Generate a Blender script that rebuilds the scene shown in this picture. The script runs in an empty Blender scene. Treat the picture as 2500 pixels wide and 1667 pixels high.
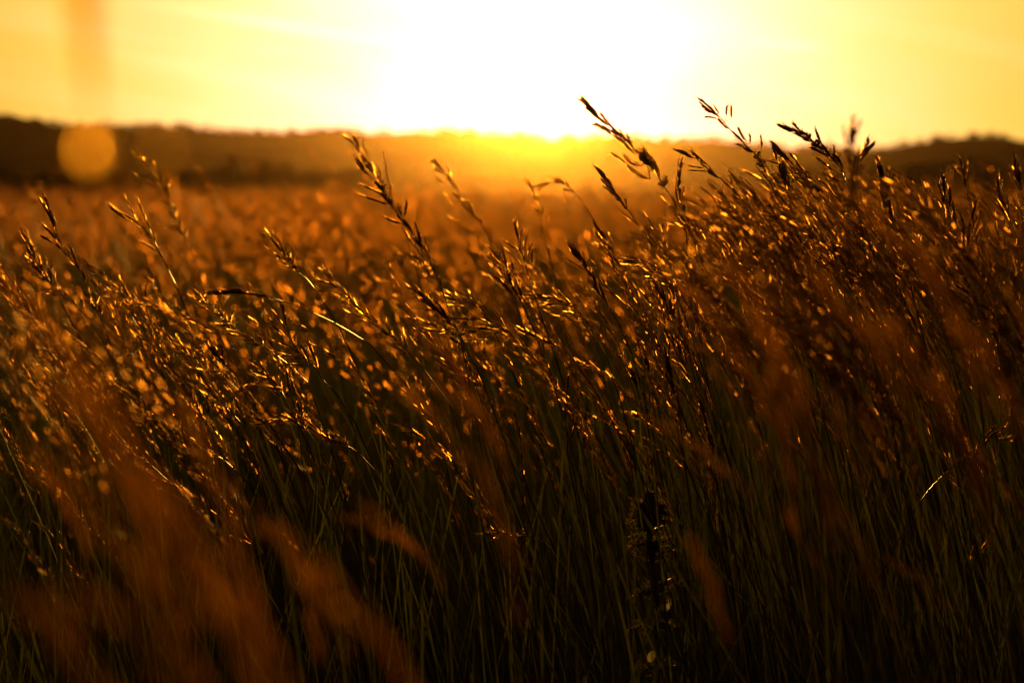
import bpy, math, random
import numpy as np
from mathutils import Vector, Matrix

rad = math.radians
random.seed(7)
rng = np.random.default_rng(11)
S = bpy.context.scene
COL = S.collection

# ------------------------------------------------------------------ camera
EYE = Vector((0.0, 0.0, 1.15))
PITCH = rad(3.8)
LENS = 85.0
cam = bpy.data.cameras.new('camera')
cam.lens = LENS; cam.sensor_width = 36.0
cam.clip_start = 0.02; cam.clip_end = 12000
cam.dof.use_dof = True
FOCUS = 2.4
cam.dof.focus_distance = FOCUS
cam.dof.aperture_fstop = 7.2
cam_ob = bpy.data.objects.new('camera', cam); COL.objects.link(cam_ob)
cam_ob.location = EYE
cam_ob.rotation_euler = (rad(90) - PITCH, 0, 0)
S.camera = cam_ob

# ------------------------------------------------------------------ sun + sky
SUN_EL = rad(2.75)
SUN_AZ = rad(0.5)                       # to the right of the view axis
sun_dir = Vector((math.sin(SUN_AZ)*math.cos(SUN_EL), math.cos(SUN_AZ)*math.cos(SUN_EL), math.sin(SUN_EL)))
sun = bpy.data.lights.new('sun', 'SUN')
sun.energy = 3.6; sun.angle = rad(0.6); sun.color = (1.0, 0.45, 0.05)
sun_ob = bpy.data.objects.new('sun', sun); COL.objects.link(sun_ob)
sun_ob.rotation_euler = (-sun_dir).to_track_quat('-Z', 'Y').to_euler()
sun_ob.location = (0, 40, 30)

W = bpy.data.worlds.new('World'); S.world = W; W.use_nodes = True
nt = W.node_tree; N = nt.nodes; L = nt.links
N.clear()
def wn(t, **k):
    n = N.new(t)
    for a, b in k.items(): setattr(n, a, b)
    return n
def wmath(op, a, b=None, c=None, clamp=False):
    n = N.new('ShaderNodeMath'); n.operation = op; n.use_clamp = clamp
    for i, v in enumerate((a, b, c)):
        if v is None: continue
        if isinstance(v, (int, float)): n.inputs[i].default_value = v
        else: L.new(v, n.inputs[i])
    return n.outputs[0]
out = wn('ShaderNodeOutputWorld'); bg = wn('ShaderNodeBackground')
L.new(bg.outputs[0], out.inputs[0])
sky = wn('ShaderNodeTexSky', sky_type='NISHITA', sun_disc=False)
sky.sun_elevation = SUN_EL; sky.sun_rotation = SUN_AZ
sky.air_density = 1.6; sky.dust_density = 6.0; sky.ozone_density = 0.6
tint = wn('ShaderNodeMix', data_type='RGBA', blend_type='MULTIPLY')
tint.inputs[0].default_value = 1.0
L.new(sky.outputs[0], tint.inputs[6]); tint.inputs[7].default_value = (0.022, 0.010, 0.0025, 1)
tc = wn('ShaderNodeTexCoord')
nrm = wn('ShaderNodeVectorMath', operation='NORMALIZE'); L.new(tc.outputs['Generated'], nrm.inputs[0])
dot = wn('ShaderNodeVectorMath', operation='DOT_PRODUCT'); L.new(nrm.outputs[0], dot.inputs[0])
dot.inputs[1].default_value = sun_dir
ang = wmath('ARCCOSINE', wmath('MINIMUM', dot.outputs['Value'], 0.9999999))      # radians from the sun
sep = wn('ShaderNodeSeparateXYZ'); L.new(nrm.outputs[0], sep.inputs[0])
def glow(width, power, col, mod=None):
    # light scattered forward by the dusty air round the sun
    e = wmath('EXPONENT', wmath('MULTIPLY', wmath('POWER', wmath('DIVIDE', ang, rad(width)), power), -1.0))
    if mod is not None: e = wmath('MULTIPLY', e, mod)
    m = wn('ShaderNodeMix', data_type='RGBA', blend_type='MULTIPLY'); m.inputs[0].default_value = 1.0
    cmb = wn('ShaderNodeCombineColor')
    for i in range(3): L.new(e, cmb.inputs[i])
    L.new(cmb.outputs[0], m.inputs[6]); m.inputs[7].default_value = (*col, 1)
    return m.outputs[2]
def wadd(a, b):
    m = wn('ShaderNodeMix', data_type='RGBA', blend_type='ADD'); m.inputs[0].default_value = 1.0
    L.new(a, m.inputs[6]); L.new(b, m.inputs[7]); return m.outputs[2]
# uneven thin cloud in front of the aureole
az = wmath('ARCTAN2', sep.outputs['X'], sep.outputs['Y'])
el = wmath('ARCSINE', sep.outputs['Z'])
veil = wn('ShaderNodeTexNoise'); veil.inputs['Scale'].default_value = 1.0; veil.inputs['Detail'].default_value = 3
vc = wn('ShaderNodeCombineXYZ'); L.new(wmath('MULTIPLY', az, 14.0), vc.inputs[0])
L.new(wmath('MULTIPLY', wmath('ADD', el, wmath('MULTIPLY', az, 0.1)), 34.0), vc.inputs[1]); L.new(vc.outputs[0], veil.inputs['Vector'])
vmod = wmath('ADD', 0.55, wmath('MULTIPLY', veil.outputs['Fac'], 0.9))
total = wadd(tint.outputs[2], glow(15.5, 2.0, (1.9, 1.06, 0.06)))
total = wadd(total, glow(5.3, 1.4, (0.6, 0.32, 1.5), vmod))
total = wadd(total, glow(3.2, 1.6, (3.0, 0.7, 0.2)))
# thin streaks of cirrus: noise stretched along a slightly tilted direction
cv = wn('ShaderNodeCombineXYZ')
L.new(wmath('MULTIPLY', az, 9.0), cv.inputs[0])
L.new(wmath('MULTIPLY', wmath('ADD', el, wmath('MULTIPLY', az, 0.16)), 105.0), cv.inputs[1])
ns = wn('ShaderNodeTexNoise'); ns.inputs['Scale'].default_value = 1.0; ns.inputs['Detail'].default_value = 4
ns.inputs['Roughness'].default_value = 0.5; ns.inputs['Distortion'].default_value = 0.4
L.new(cv.outputs[0], ns.inputs['Vector'])
cl = wn('ShaderNodeMapRange'); L.new(ns.outputs['Fac'], cl.inputs[0])
cl.inputs[1].default_value = 0.48; cl.inputs[2].default_value = 0.75
cl.inputs[3].default_value = 0.0; cl.inputs[4].default_value = 1.0
def streak(a0, e0, slope, wa, we, amp):
    u = wmath('SUBTRACT', az, rad(a0))
    v = wmath('SUBTRACT', wmath('SUBTRACT', el, rad(e0)), wmath('MULTIPLY', u, slope))
    uu = wmath('POWER', wmath('ABSOLUTE', wmath('DIVIDE', u, rad(wa))), 2.0)
    vv = wmath('POWER', wmath('ABSOLUTE', wmath('DIVIDE', v, rad(we))), 2.0)
    return wmath('MULTIPLY', wmath('EXPONENT', wmath('MULTIPLY', wmath('ADD', uu, vv), -1.0)), amp)
cs = wmath('ADD', wmath('MULTIPLY', cl.outputs[0], 0.22), streak(-5.6, 3.65, -0.15, 2.2, 0.11, 0.6))
cs = wmath('ADD', cs, streak(6.6, 3.15, -0.12, 0.9, 0.10, 0.45))
cs = wmath('ADD', cs, streak(-5.5, 2.2, -0.2, 3.0, 0.3, 0.16))
cm = wn('ShaderNodeMix', data_type='RGBA', blend_type='MULTIPLY'); cm.inputs[0].default_value = 1.0
cc = wn('ShaderNodeCombineColor')
fall = wmath('EXPONENT', wmath('MULTIPLY', wmath('DIVIDE', ang, rad(22)), -1.0))
cs = wmath('MULTIPLY', cs, fall)
for i in range(3): L.new(cs, cc.inputs[i])
L.new(cc.outputs[0], cm.inputs[6]); cm.inputs[7].default_value = (0.6, 0.55, 0.50, 1)
total = wadd(total, cm.outputs[2])
L.new(total, bg.inputs['Color'])
bg.inputs['Strength'].default_value = 1.0

S.view_settings.view_transform = 'Standard'
S.view_settings.look = 'None'
S.view_settings.exposure = 0.0
S.view_settings.gamma = 1.0
S.view_settings.use_curve_mapping = False
S.render.engine = 'CYCLES'
S.cycles.use_denoising = True
S.cycles.max_bounces = 5; S.cycles.diffuse_bounces = 2; S.cycles.glossy_bounces = 2
S.cycles.transmission_bounces = 4; S.cycles.volume_bounces = 0
S.cycles.caustics_reflective = False; S.cycles.caustics_refractive = False
S.cycles.sample_clamp_indirect = 3.0

# ------------------------------------------------------------------ pixel (2500 x 1667) to world
FPX = LENS/36.0*2500.0
FWD = Vector((0, math.cos(PITCH), -math.sin(PITCH)))
UPV = Vector((0, math.sin(PITCH), math.cos(PITCH)))
def at(X, Y, d):
    return EYE + d*(FWD + Vector((1, 0, 0))*((X-1250.0)/FPX) + UPV*((833.5-Y)/FPX))
V235 = 2500.0/2352.0
def at2(x, y, d): return at(x*V235, y*V235, d)

# ------------------------------------------------------------------ materials
def new_mat(name):
    m = bpy.data.materials.new(name); m.use_nodes = True
    m.node_tree.nodes.clear(); return m
def plant_mat(name, base, trans, tfac, rough=0.45, spec=0.5, var=0.35, scale=60.0, base2=None, fwd=0.0, lobe=0.43):
    m = new_mat(name); n = m.node_tree.nodes; l = m.node_tree.links
    o = n.new('ShaderNodeOutputMaterial'); mx = n.new('ShaderNodeMixShader')
    p = n.new('ShaderNodeBsdfPrincipled'); t = n.new('ShaderNodeBsdfTranslucent')
    p.inputs['Roughness'].default_value = rough
    p.inputs['Specular IOR Level'].default_value = spec
    geo = n.new('ShaderNodeNewGeometry'); nz = n.new('ShaderNodeTexNoise')
    nz.inputs['Scale'].default_value = scale; nz.inputs['Detail'].default_value = 3
    l.new(geo.outputs['Position'], nz.inputs['Vector'])
    mr = n.new('ShaderNodeMapRange'); l.new(nz.outputs['Fac'], mr.inputs[0])
    mr.inputs[1].default_value = 0.3; mr.inputs[2].default_value = 0.7
    for src, dst, c, c2 in ((p, 'Base Color', base, base2), (t, 'Color', trans, None)):
        ca = n.new('ShaderNodeMix'); ca.data_type = 'RGBA'
        l.new(mr.outputs[0], ca.inputs[0])
        ca.inputs[6].default_value = (*[x*(1-var) for x in c], 1)
        cb = c2 or [min(0.95, x*(1+var)) for x in c]
        ca.inputs[7].default_value = (*cb, 1)
        l.new(ca.outputs[2], src.inputs[dst])
    mx.inputs[0].default_value = tfac
    l.new(p.outputs[0], mx.inputs[1]); l.new(t.outputs[0], mx.inputs[2])
    if fwd > 0:     # thin dry tissue passes part of the light on nearly straight
        rf = n.new('ShaderNodeBsdfRefraction'); rf.inputs['Roughness'].default_value = lobe; rf.inputs['IOR'].default_value = 1.35
        rf.inputs['Color'].default_value = (*[min(1, x*1.1) for x in trans], 1)
        m2 = n.new('ShaderNodeMixShader'); m2.inputs[0].default_value = fwd
        l.new(mx.outputs[0], m2.inputs[1]); l.new(rf.outputs[0], m2.inputs[2]); l.new(m2.outputs[0], o.inputs[0])
    else: l.new(mx.outputs[0], o.inputs[0])
    return m
M_HUSK = plant_mat('dry_husk', (0.14, 0.050, 0.016), (0.50, 0.19, 0.035), 0.30, 0.42, 0.3, 0.4, 150, None, 0.035)
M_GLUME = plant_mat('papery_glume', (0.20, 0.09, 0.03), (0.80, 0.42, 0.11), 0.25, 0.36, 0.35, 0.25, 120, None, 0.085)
M_HUSK_LIT = plant_mat('husk_lit', (0.20, 0.09, 0.02), (0.85, 0.50, 0.11), 0.45, 0.36, 0.5, 0.3, 150, None, 0.16)  # brighter copy of the dry husk: golden sun glow put into the colour
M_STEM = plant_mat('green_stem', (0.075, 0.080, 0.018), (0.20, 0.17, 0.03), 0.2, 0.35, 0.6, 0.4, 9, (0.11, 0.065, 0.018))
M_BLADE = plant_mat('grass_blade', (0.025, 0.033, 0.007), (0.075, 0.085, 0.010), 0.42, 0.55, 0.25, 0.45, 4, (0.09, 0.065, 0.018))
M_FIELD = plant_mat('field_plume', (0.06, 0.025, 0.007), (0.50, 0.21, 0.03), 0.10, 0.40, 0.3, 0.45, 1.3, None, 0.065, 0.36)
M_NEAR = plant_mat('foreground_husk', (0.14, 0.048, 0.012), (0.80, 0.34, 0.045), 0.62, 0.75, 0.15, 0.35, 60, None, 0.02)
def disc_mat(fw): return plant_mat('thin_husk', (0.25, 0.11, 0.02), (0.95, 0.55, 0.10), 0.6, 0.5, 0.3, 0.1, 120, None, fw)
M_THISTLE = plant_mat('thistle_green', (0.07, 0.08, 0.03), (0.25, 0.24, 0.06), 0.35, 0.5, 0.4, 0.3, 90)
M_SPINE = plant_mat('thistle_spine', (0.16, 0.12, 0.05), (0.4, 0.26, 0.09), 0.4, 0.6, 0.3, 0.2, 90)
M_PALE = plant_mat('pale_leaf', (0.62, 0.60, 0.50), (0.6, 0.6, 0.4), 0.35, 0.5, 0.4, 0.1, 200)
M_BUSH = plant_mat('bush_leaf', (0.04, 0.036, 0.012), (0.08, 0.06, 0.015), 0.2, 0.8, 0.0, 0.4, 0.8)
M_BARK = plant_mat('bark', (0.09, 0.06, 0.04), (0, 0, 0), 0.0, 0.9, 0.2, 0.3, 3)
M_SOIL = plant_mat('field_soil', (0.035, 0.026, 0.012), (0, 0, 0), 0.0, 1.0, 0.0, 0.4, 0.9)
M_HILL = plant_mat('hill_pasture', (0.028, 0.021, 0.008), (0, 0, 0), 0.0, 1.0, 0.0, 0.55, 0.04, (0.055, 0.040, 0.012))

# ------------------------------------------------------------------ mesh helpers
def fast_mesh(name, verts, faces, mats, mat_idx=None, smooth=False):
    """verts (n,3); faces (m,3) or (m,4) array."""
    me = bpy.data.meshes.new(name)
    verts = np.asarray(verts, dtype=np.float32); faces = np.asarray(faces, dtype=np.int32)
    k = faces.shape[1]; m = len(faces)
    me.vertices.add(len(verts)); me.vertices.foreach_set('co', verts.ravel())
    me.loops.add(m*k); me.loops.foreach_set('vertex_index', faces.ravel())
    me.polygons.add(m)
    me.polygons.foreach_set('loop_start', np.arange(0, m*k, k, dtype=np.int32))
    for mt in mats: me.materials.append(mt)
    if mat_idx is not None: me.polygons.foreach_set('material_index', np.asarray(mat_idx, dtype=np.int32))
    if smooth: me.polygons.foreach_set('use_smooth', np.ones(m, dtype=bool))
    me.update(calc_edges=True)
    return me
class TB:
    """collects triangles"""
    def __init__(s): s.v = []; s.f = []; s.m = []
    def add(s, vs, fs, mi=0):
        o = len(s.v); s.v.extend([tuple(p) for p in vs])
        for f in fs:
            if len(f) == 4: s.f += [(o+f[0], o+f[1], o+f[2]), (o+f[0], o+f[2], o+f[3])]; s.m += [mi, mi]
            else: s.f.append(tuple(o+i for i in f)); s.m.append(mi)
    def arrays(s): return np.array(s.v, dtype=np.float32), np.array(s.f, dtype=np.int32), np.array(s.m, dtype=np.int32)
    def mesh(s, name, mats, smooth=False):
        v, f, m = s.arrays(); return fast_mesh(name, v, f, mats, m, smooth)
def frame(t):
    t = Vector(t).normalized()
    a = Vector((1, 0, 0)) if abs(t.x) < 0.9 else Vector((0, 1, 0))
    u = t.cross(a).normalized(); return u, t.cross(u)
def tube(tb, pts, radii, sides=4, mi=0):
    pts = [Vector(p) for p in pts]; vs = []; n = len(pts)
    for i, p in enumerate(pts):
        t = pts[min(i+1, n-1)] - pts[max(i-1, 0)]
        u, w = frame(t)
        for k in range(sides):
            a = 2*math.pi*k/sides
            vs.append(p + (u*math.cos(a) + w*math.sin(a))*radii[i])
    fs = []
    for i in range(n-1):
        for k in range(sides):
            k2 = (k+1) % sides
            fs.append((i*sides+k, i*sides+k2, (i+1)*sides+k2, (i+1)*sides+k))
    tb.add(vs, fs, mi)
def spikelet(tb, base, axis, roll, length, r, wing, awn, rnd):
    """one grain: dark spindle (slot 0) with papery glume edges and an awn (slot 1)"""
    axis = Vector(axis).normalized(); u, w = frame(axis)
    u, w = u*math.cos(roll)+w*math.sin(roll), w*math.cos(roll)-u*math.sin(roll)
    vs = [base]
    for f, rr in ((0.22, 0.8), (0.55, 1.0)):
        c = base + axis*length*f
        for k in range(4):
            a = math.pi/2*k
            vs.append(c + (u*math.cos(a)*1.15 + w*math.sin(a)*0.75)*r*rr)
    tip = base + axis*length; vs.append(tip)
    fs = [(0, 1+(k+1) % 4, 1+k) for k in range(4)]
    fs += [(1+k, 1+(k+1) % 4, 5+(k+1) % 4, 5+k) for k in range(4)]
    fs += [(5+k, 5+(k+1) % 4, 9) for k in range(4)]
    tb.add(vs, fs, 0)
    for s in (-1, 1):
        e = [base+axis*length*0.08, base+axis*length*0.3+u*s*(r*0.9), base+axis*length*0.75+u*s*(r*0.7), tip+axis*length*0.12,
             base+axis*length*0.35+u*s*(r*1.15+wing)+w*wing*0.5, base+axis*length*0.8+u*s*(r*0.9+wing*0.8)+w*wing*0.5]
        tb.add(e, [(0, 4, 1), (1, 4, 5, 2), (2, 5, 3)], 1)
    if awn > 0:
        d = (axis + u*rnd.uniform(-0.25, 0.25) + w*rnd.uniform(-0.25, 0.25)).normalized()
        q = tip + d*awn
        tb.add([tip-u*r*0.22, tip+u*r*0.22, q], [(0, 1, 2)], 1)
def raceme(tb, p0, p1, rnd, n=8, r=0.00085, wing=0.00034, sl=0.0155, awn=0.004, bend=0.08, axis_r=0.00035, spread=0.085):
    """a spike of overlapping grains from p0 to p1"""
    p0 = Vector(p0); p1 = Vector(p1); ax = p1-p0; ln = ax.length
    u, w = frame(ax); b = (u*rnd.uniform(-1, 1) + w*rnd.uniform(-1, 1))*ln*bend
    def P(t): return p0 + ax*t + b*(4*t*(1-t))
    tube(tb, [P(0), P(0.33), P(0.66), P(0.95)], [axis_r, axis_r, axis_r*0.8, axis_r*0.4], 3, 0)
    for i in range(n):
        t = 0.08 + 0.62*i/(n-1) + rnd.uniform(-0.02, 0.02)
        tan = (P(min(1, t+0.05))-P(t-0.05)).normalized()
        ph = math.pi*i + rnd.uniform(-0.6, 0.6)
        side = u*math.cos(ph) + w*math.sin(ph)
        k = (1-0.25*t)*rnd.uniform(0.85, 1.15)
        spikelet(tb, P(t), tan + side*spread*rnd.uniform(0.4, 1.2), rnd.uniform(0, 6.3), sl*k, r*k, wing, awn*rnd.uniform(0.3, 1.2), rnd)

def hairs(tb, p0, p1, rnd, n, l0=0.004, l1=0.010, w=0.00016, g0=0.25, g1=0.6):
    """fine golden bristles standing off a spike"""
    p0 = Vector(p0); p1 = Vector(p1); t = (p1-p0).normalized(); u, v = frame(t)
    for i in range(n):
        q = p0.lerp(p1, rnd.uniform(0.1, 1.0)); a = rnd.uniform(0, 6.3)
        d = (t + (u*math.cos(a)+v*math.sin(a))*rnd.uniform(g0, g1)).normalized(); s = d.cross(t).normalized()*w
        tb.add([q-s, q+s, q+d*rnd.uniform(l0, l1)], [(0, 1, 2)], 1)
# spike variants, unit length along +Z (scaled on placing)
REF = 0.042
SPIKES = []; LIT_SPIKES = []
for i in range(10):
    rnd = random.Random(100+i); tb = TB()
    raceme(tb, (0, 0, 0), (0, 0, REF), rnd, n=rnd.choice((6, 7, 8, 9)), bend=rnd.uniform(0.01, 0.07), awn=rnd.choice((0.001, 0.003, 0.005)))
    hairs(tb, (0, 0, 0), (0, 0, REF), rnd, 55, 0.005, 0.013)
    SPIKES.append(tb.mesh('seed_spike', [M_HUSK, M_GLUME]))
    LIT_SPIKES.append(tb.mesh('seed_spike', [M_HUSK_LIT, M_HUSK_LIT]))  # same spike in the husk coloured as if sunlit

def obj(name, me, parent=None, loc=None):
    o = bpy.data.objects.new(name, me); COL.objects.link(o)
    if parent is not None: o.parent = parent
    if loc is not None: o.location = loc
    return o
def tag(o, label, cat, group=None, kind=None):
    if label: o['label'] = label
    if cat: o['category'] = cat
    if group: o['group'] = group
    if kind: o['kind'] = kind
    return o
def place_spike(root, base, p0, p1, rnd, thick=1.0, gold=False):
    ax = Vector(p1)-Vector(p0); ln = ax.length
    o = obj('seed_spike', rnd.choice(LIT_SPIKES if gold else SPIKES), root)
    q = ax.to_track_quat('Z', 'Y') @ Matrix.Rotation(rnd.uniform(0, 6.3), 3, 'Z').to_quaternion()
    o.rotation_mode = 'QUATERNION'; o.rotation_quaternion = q
    o.location = Vector(p0)-base
    w = 1.12*thick*(0.55+0.45*ln/REF)
    o.scale = (w, w, ln/REF)
    return o
def smooth_path(pts, per=4):
    """Catmull-Rom through pts"""
    P = [Vector(p) for p in pts]; out = []
    E = [P[0]*2-P[1]] + P + [P[-1]*2-P[-2]]
    for i in range(1, len(E)-2):
        for k in range(per):
            t = k/per; a, b, c, d = E[i-1], E[i], E[i+1], E[i+2]
            out.append(0.5*((2*b) + (c-a)*t + (2*a-5*b+4*c-d)*t*t + (3*b-a-3*c+d)*t**3))
    out.append(P[-1]); return out
def to_ground(path, rnd, lean=0.16):
    """carry a stem on from its lowest traced point down to the soil"""
    p = path[-1].copy(); t = (path[-1]-path[-2]).normalized()
    if t.z > -0.3: t = Vector((t.x, t.y, -0.3)).normalized()
    goal = Vector((lean*rnd.uniform(0.3, 1.4), rnd.uniform(-0.08, 0.12), -1)).normalized()
    out = []
    while p.z > 0.0 and len(out) < 40:
        t = (t*0.72 + goal*0.28).normalized()
        p = p + t*0.09
        if p.z < 0: p.z = -0.01
        out.append(p.copy())
    return out
STEM_R = 0.0006
def leaf_blade(tb, p, d, ln, w, droop, rnd, mi=0, seg=6):
    """a folded, tapering grass leaf"""
    d = Vector(d).normalized(); u, n = frame(d); a = rnd.uniform(0, 6.3)
    u = (u*math.cos(a)+n*math.sin(a)); n = d.cross(u)
    vs = []; fs = []
    for i in range(seg+1):
        t = i/seg; c = Vector(p) + d*ln*t + Vector((-0.4, 0, -1))*(droop*ln*t*t)
        ww = w*(1-t)**0.7*(0.6+0.4*min(1, t*5))
        vs += [c-u*ww+n*ww*0.5, c, c+u*ww+n*ww*0.5]
        if i: o = 3*(i-1); fs += [(o, o+1, o+4, o+3), (o+1, o+2, o+5, o+4)]
    tb.add(vs, fs, mi)

# ================================================================== SETTING
def grid_sheet(name, xs, ys, zf, mat, smooth=True):
    X, Y = np.meshgrid(xs, ys); Z = zf(X, Y)
    v = np.stack([X, Y, Z], -1).reshape(-1, 3); nx = len(xs); ny = len(ys)
    i = np.arange((nx-1)*(ny-1)); a = (i//(nx-1))*nx + i % (nx-1)
    f = np.stack([a, a+1, a+1+nx, a+nx], -1)
    o = obj(name, fast_mesh(name, v, f, [mat], None, smooth)); o['kind'] = 'structure'
    return o
grid_sheet('ground', np.linspace(-500, 500, 60), np.linspace(-120, 900, 60), lambda X, Y: 0*X, M_SOIL)

def bumps(x, seed, octs):
    r = np.random.default_rng(seed); z = 0*x
    for wl, amp in octs:
        for k in range(3): z = z + amp*np.sin(x*2*np.pi/(wl*r.uniform(0.7, 1.3)) + r.uniform(0, 6.3))/1.7
    return z
def ridge(name, D, depth, prof, seed, rough, dx=3.0, pad=260, end=None):
    px = np.array([p[0] for p in prof], float); py = np.array([p[1] for p in prof], float)
    f = 85/36*2352.0
    wx = (px-1176)/f*D; wz = (415-py)/f*D + EYE.z
    lo, hi = wx[0]-pad, wx[-1]+pad
    xs = np.arange(lo, hi, dx)
    top = np.interp(xs, wx, wz)
    if end:     # lower the ridge to nothing beyond its traced ends
        if end[0]: top = top*np.clip((xs-lo)/pad, 0, 1)**0.7
        if end[1]: top = top*np.clip((hi-xs)/pad, 0, 1)**0.7
    top = np.maximum(top + bumps(xs, seed, rough), -0.5)
    ts = np.concatenate([np.linspace(-1, 0, 26), np.linspace(0.08, 1, 10)])
    ys = D + ts*depth
    def zf(X, Y):
        t = (Y-D)/depth
        h = np.where(t <= 0, np.clip(1+t, 0, 1)**1.25, np.clip(1-t, 0, 1)**1.1)
        und = bumps(X+Y*0.7, seed+1, ((45, 0.25), (18, 0.11)))*(1-np.abs(t))*np.clip(-t*4, 0, 1)
        return np.interp(X, xs, top)*h + und - 0.25
    return grid_sheet(name, xs, ys, zf, M_HILL), xs, top
main_prof = [(-200, 262), (0, 272), (40, 270), (80, 278), (150, 288), (300, 289), (440, 293), (560, 303), (640, 306), (720, 301), (780, 298),
             (850, 303), (900, 306), (960, 301), (1040, 300), (1130, 306), (1200, 310), (1260, 315), (1340, 315), (1400, 311), (1480, 315),
             (1560, 318), (1640, 321), (1700, 327), (1760, 334), (1830, 341), (1900, 344), (1960, 342), (2100, 346), (2352, 348), (2600, 348)]
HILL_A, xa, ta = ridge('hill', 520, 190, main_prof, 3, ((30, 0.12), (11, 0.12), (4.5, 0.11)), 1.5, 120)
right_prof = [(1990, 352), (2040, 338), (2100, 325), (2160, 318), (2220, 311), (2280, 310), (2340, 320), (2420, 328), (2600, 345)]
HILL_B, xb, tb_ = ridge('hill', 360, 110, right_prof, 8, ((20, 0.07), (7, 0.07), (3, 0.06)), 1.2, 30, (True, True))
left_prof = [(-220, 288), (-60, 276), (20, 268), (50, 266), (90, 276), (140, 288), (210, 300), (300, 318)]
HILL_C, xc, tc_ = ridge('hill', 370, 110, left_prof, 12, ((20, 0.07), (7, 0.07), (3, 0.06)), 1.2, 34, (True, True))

# far-off woods along the ridges: loose leaf masses, one mass per ridge
def wood(name, xs, top, D, seed, n, size, label):
    r = np.random.default_rng(seed)
    cx = r.choice(len(xs), n); V = []; F = []
    base = 0
    clump = 26
    P = np.empty((n*clump, 3)); sz = np.empty(n*clump)
    for i in range(n):
        x = xs[cx[i]] + r.uniform(-1, 1); s = size*r.uniform(0.35, 1.0)
        q = r.normal(size=(clump, 3)); q /= np.linalg.norm(q, axis=1)[:, None]
        q *= r.uniform(0.3, 1, (clump, 1))**0.4
        P[i*clump:(i+1)*clump] = np.array([x, D + r.uniform(-3, 3), top[cx[i]] - 0.3 + 0.25*s]) + q*np.array([1.2*s, 1.0*s, 0.7*s])
        sz[i*clump:(i+1)*clump] = s*r.uniform(0.25, 0.5, clump)
    leaf_cards(name, P, sz, r, M_BUSH, label)
def leaf_cards(name, P, sz, r, mat, label=None, parent=None):
    m = len(P)
    a = r.normal(size=(m, 3)); a /= np.linalg.norm(a, axis=1)[:, None]
    b = np.cross(a, r.normal(size=(m, 3))); b /= np.linalg.norm(b, axis=1)[:, None]
    c = np.cross(a, b)
    s = sz[:, None]
    v = np.stack([P-a*s, P-b*s*0.55+c*s*0.18, P+a*s, P+b*s*0.55+c*s*0.18], 1).reshape(-1, 3)
    f = np.arange(m*4).reshape(-1, 4)
    me = fast_mesh(name, v, f, [mat])
    o = obj(name, me, parent)
    if label: tag(o, label, None, None, 'stuff')
    return o
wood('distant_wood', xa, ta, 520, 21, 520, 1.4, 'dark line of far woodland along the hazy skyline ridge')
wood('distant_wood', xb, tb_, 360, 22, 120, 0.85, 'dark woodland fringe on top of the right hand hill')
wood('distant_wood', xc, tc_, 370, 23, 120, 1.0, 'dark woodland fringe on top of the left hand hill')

# bushes beyond the field
def bush(x, y, w, h, D, seed, label):
    r = np.random.default_rng(seed); rnd = random.Random(seed)
    k = D/(85/36*2352.0)
    c = at2(x, y, D); W_, H_ = w*k, None
    topz = at2(x, y-h/2, D).z
    base = Vector((c.x, c.y, 0))
    root = obj('bush', None, None, base); tag(root, label, 'bush', 'dark bushes beyond the field')
    tb = TB()
    n = 5
    for i in range(n):
        a = rnd.uniform(0, 6.3); q = Vector((math.cos(a)*W_*0.3, math.sin(a)*W_*0.3, topz*0.6))
        tube(tb, [Vector((0, 0, -0.05)), q*0.4+Vector((0, 0, 0.1)), q], [0.07, 0.05, 0.02], 5)
    obj('trunk', tb.mesh('trunk', [M_BARK]), root)
    m = 900; lobes = []
    for i in range(11):
        lobes.append((r.uniform(-0.42, 0.42)*W_, r.uniform(-0.3, 0.3)*W_, topz*r.uniform(0.25, 0.80), r.uniform(0.16, 0.30)*W_))
    P = []
    for i in range(m):
        l = lobes[i % 11]; q = r.normal(size=3); q /= np.linalg.norm(q); q *= r.uniform(0, 1)**0.4*l[3]
        z = min(l[2]+q[2]*0.9, topz*1.0)
        P.append((l[0]+q[0], l[1]+q[1], max(0.1, z)))
    leaf_cards('crown', np.array(P), r.uniform(0.10, 0.22, m)*max(0.7, W_/3), r, M_BUSH, None, root)
BUSH = [(505, 395, 120, 95, 125, 'biggest round dark bush at the field edge left of centre'),
        (612, 392, 100, 85, 140, 'dark bush just right of the biggest round bush'),
        (690, 412, 90, 50, 135, 'low dark bush third from the biggest round bush'),
        (770, 414, 110, 48, 150, 'low dark bush in the golden glow at the field edge'),
        (860, 412, 110, 44, 155, 'low bush nearest the sun at the field edge'),
        (55, 425, 170, 90, 115, 'wide low dark bush at the left edge behind the grass'),
        (160, 425, 110, 64, 120, 'dark bush beneath the glowing round seed at left'),
        (255, 420, 120, 60, 128, 'dark bush between the glowing seed and the biggest bush'),
        (400, 418, 120, 56, 130, 'low dark bush just left of the biggest round bush'),
        (1880, 415, 130, 50, 150, 'low dark bush behind the dark tall plumes at right'),
        (2020, 408, 150, 70, 140, 'dark bush below the foot of the right hill'),
        (2150, 410, 150, 70, 130, 'dark bush below the top of the right hill'),
        (2280, 405, 150, 85, 128, 'rightmost dark bush at the field edge')]
for i, b in enumerate(BUSH): bush(*b[:5], 300+i, b[5])

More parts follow.
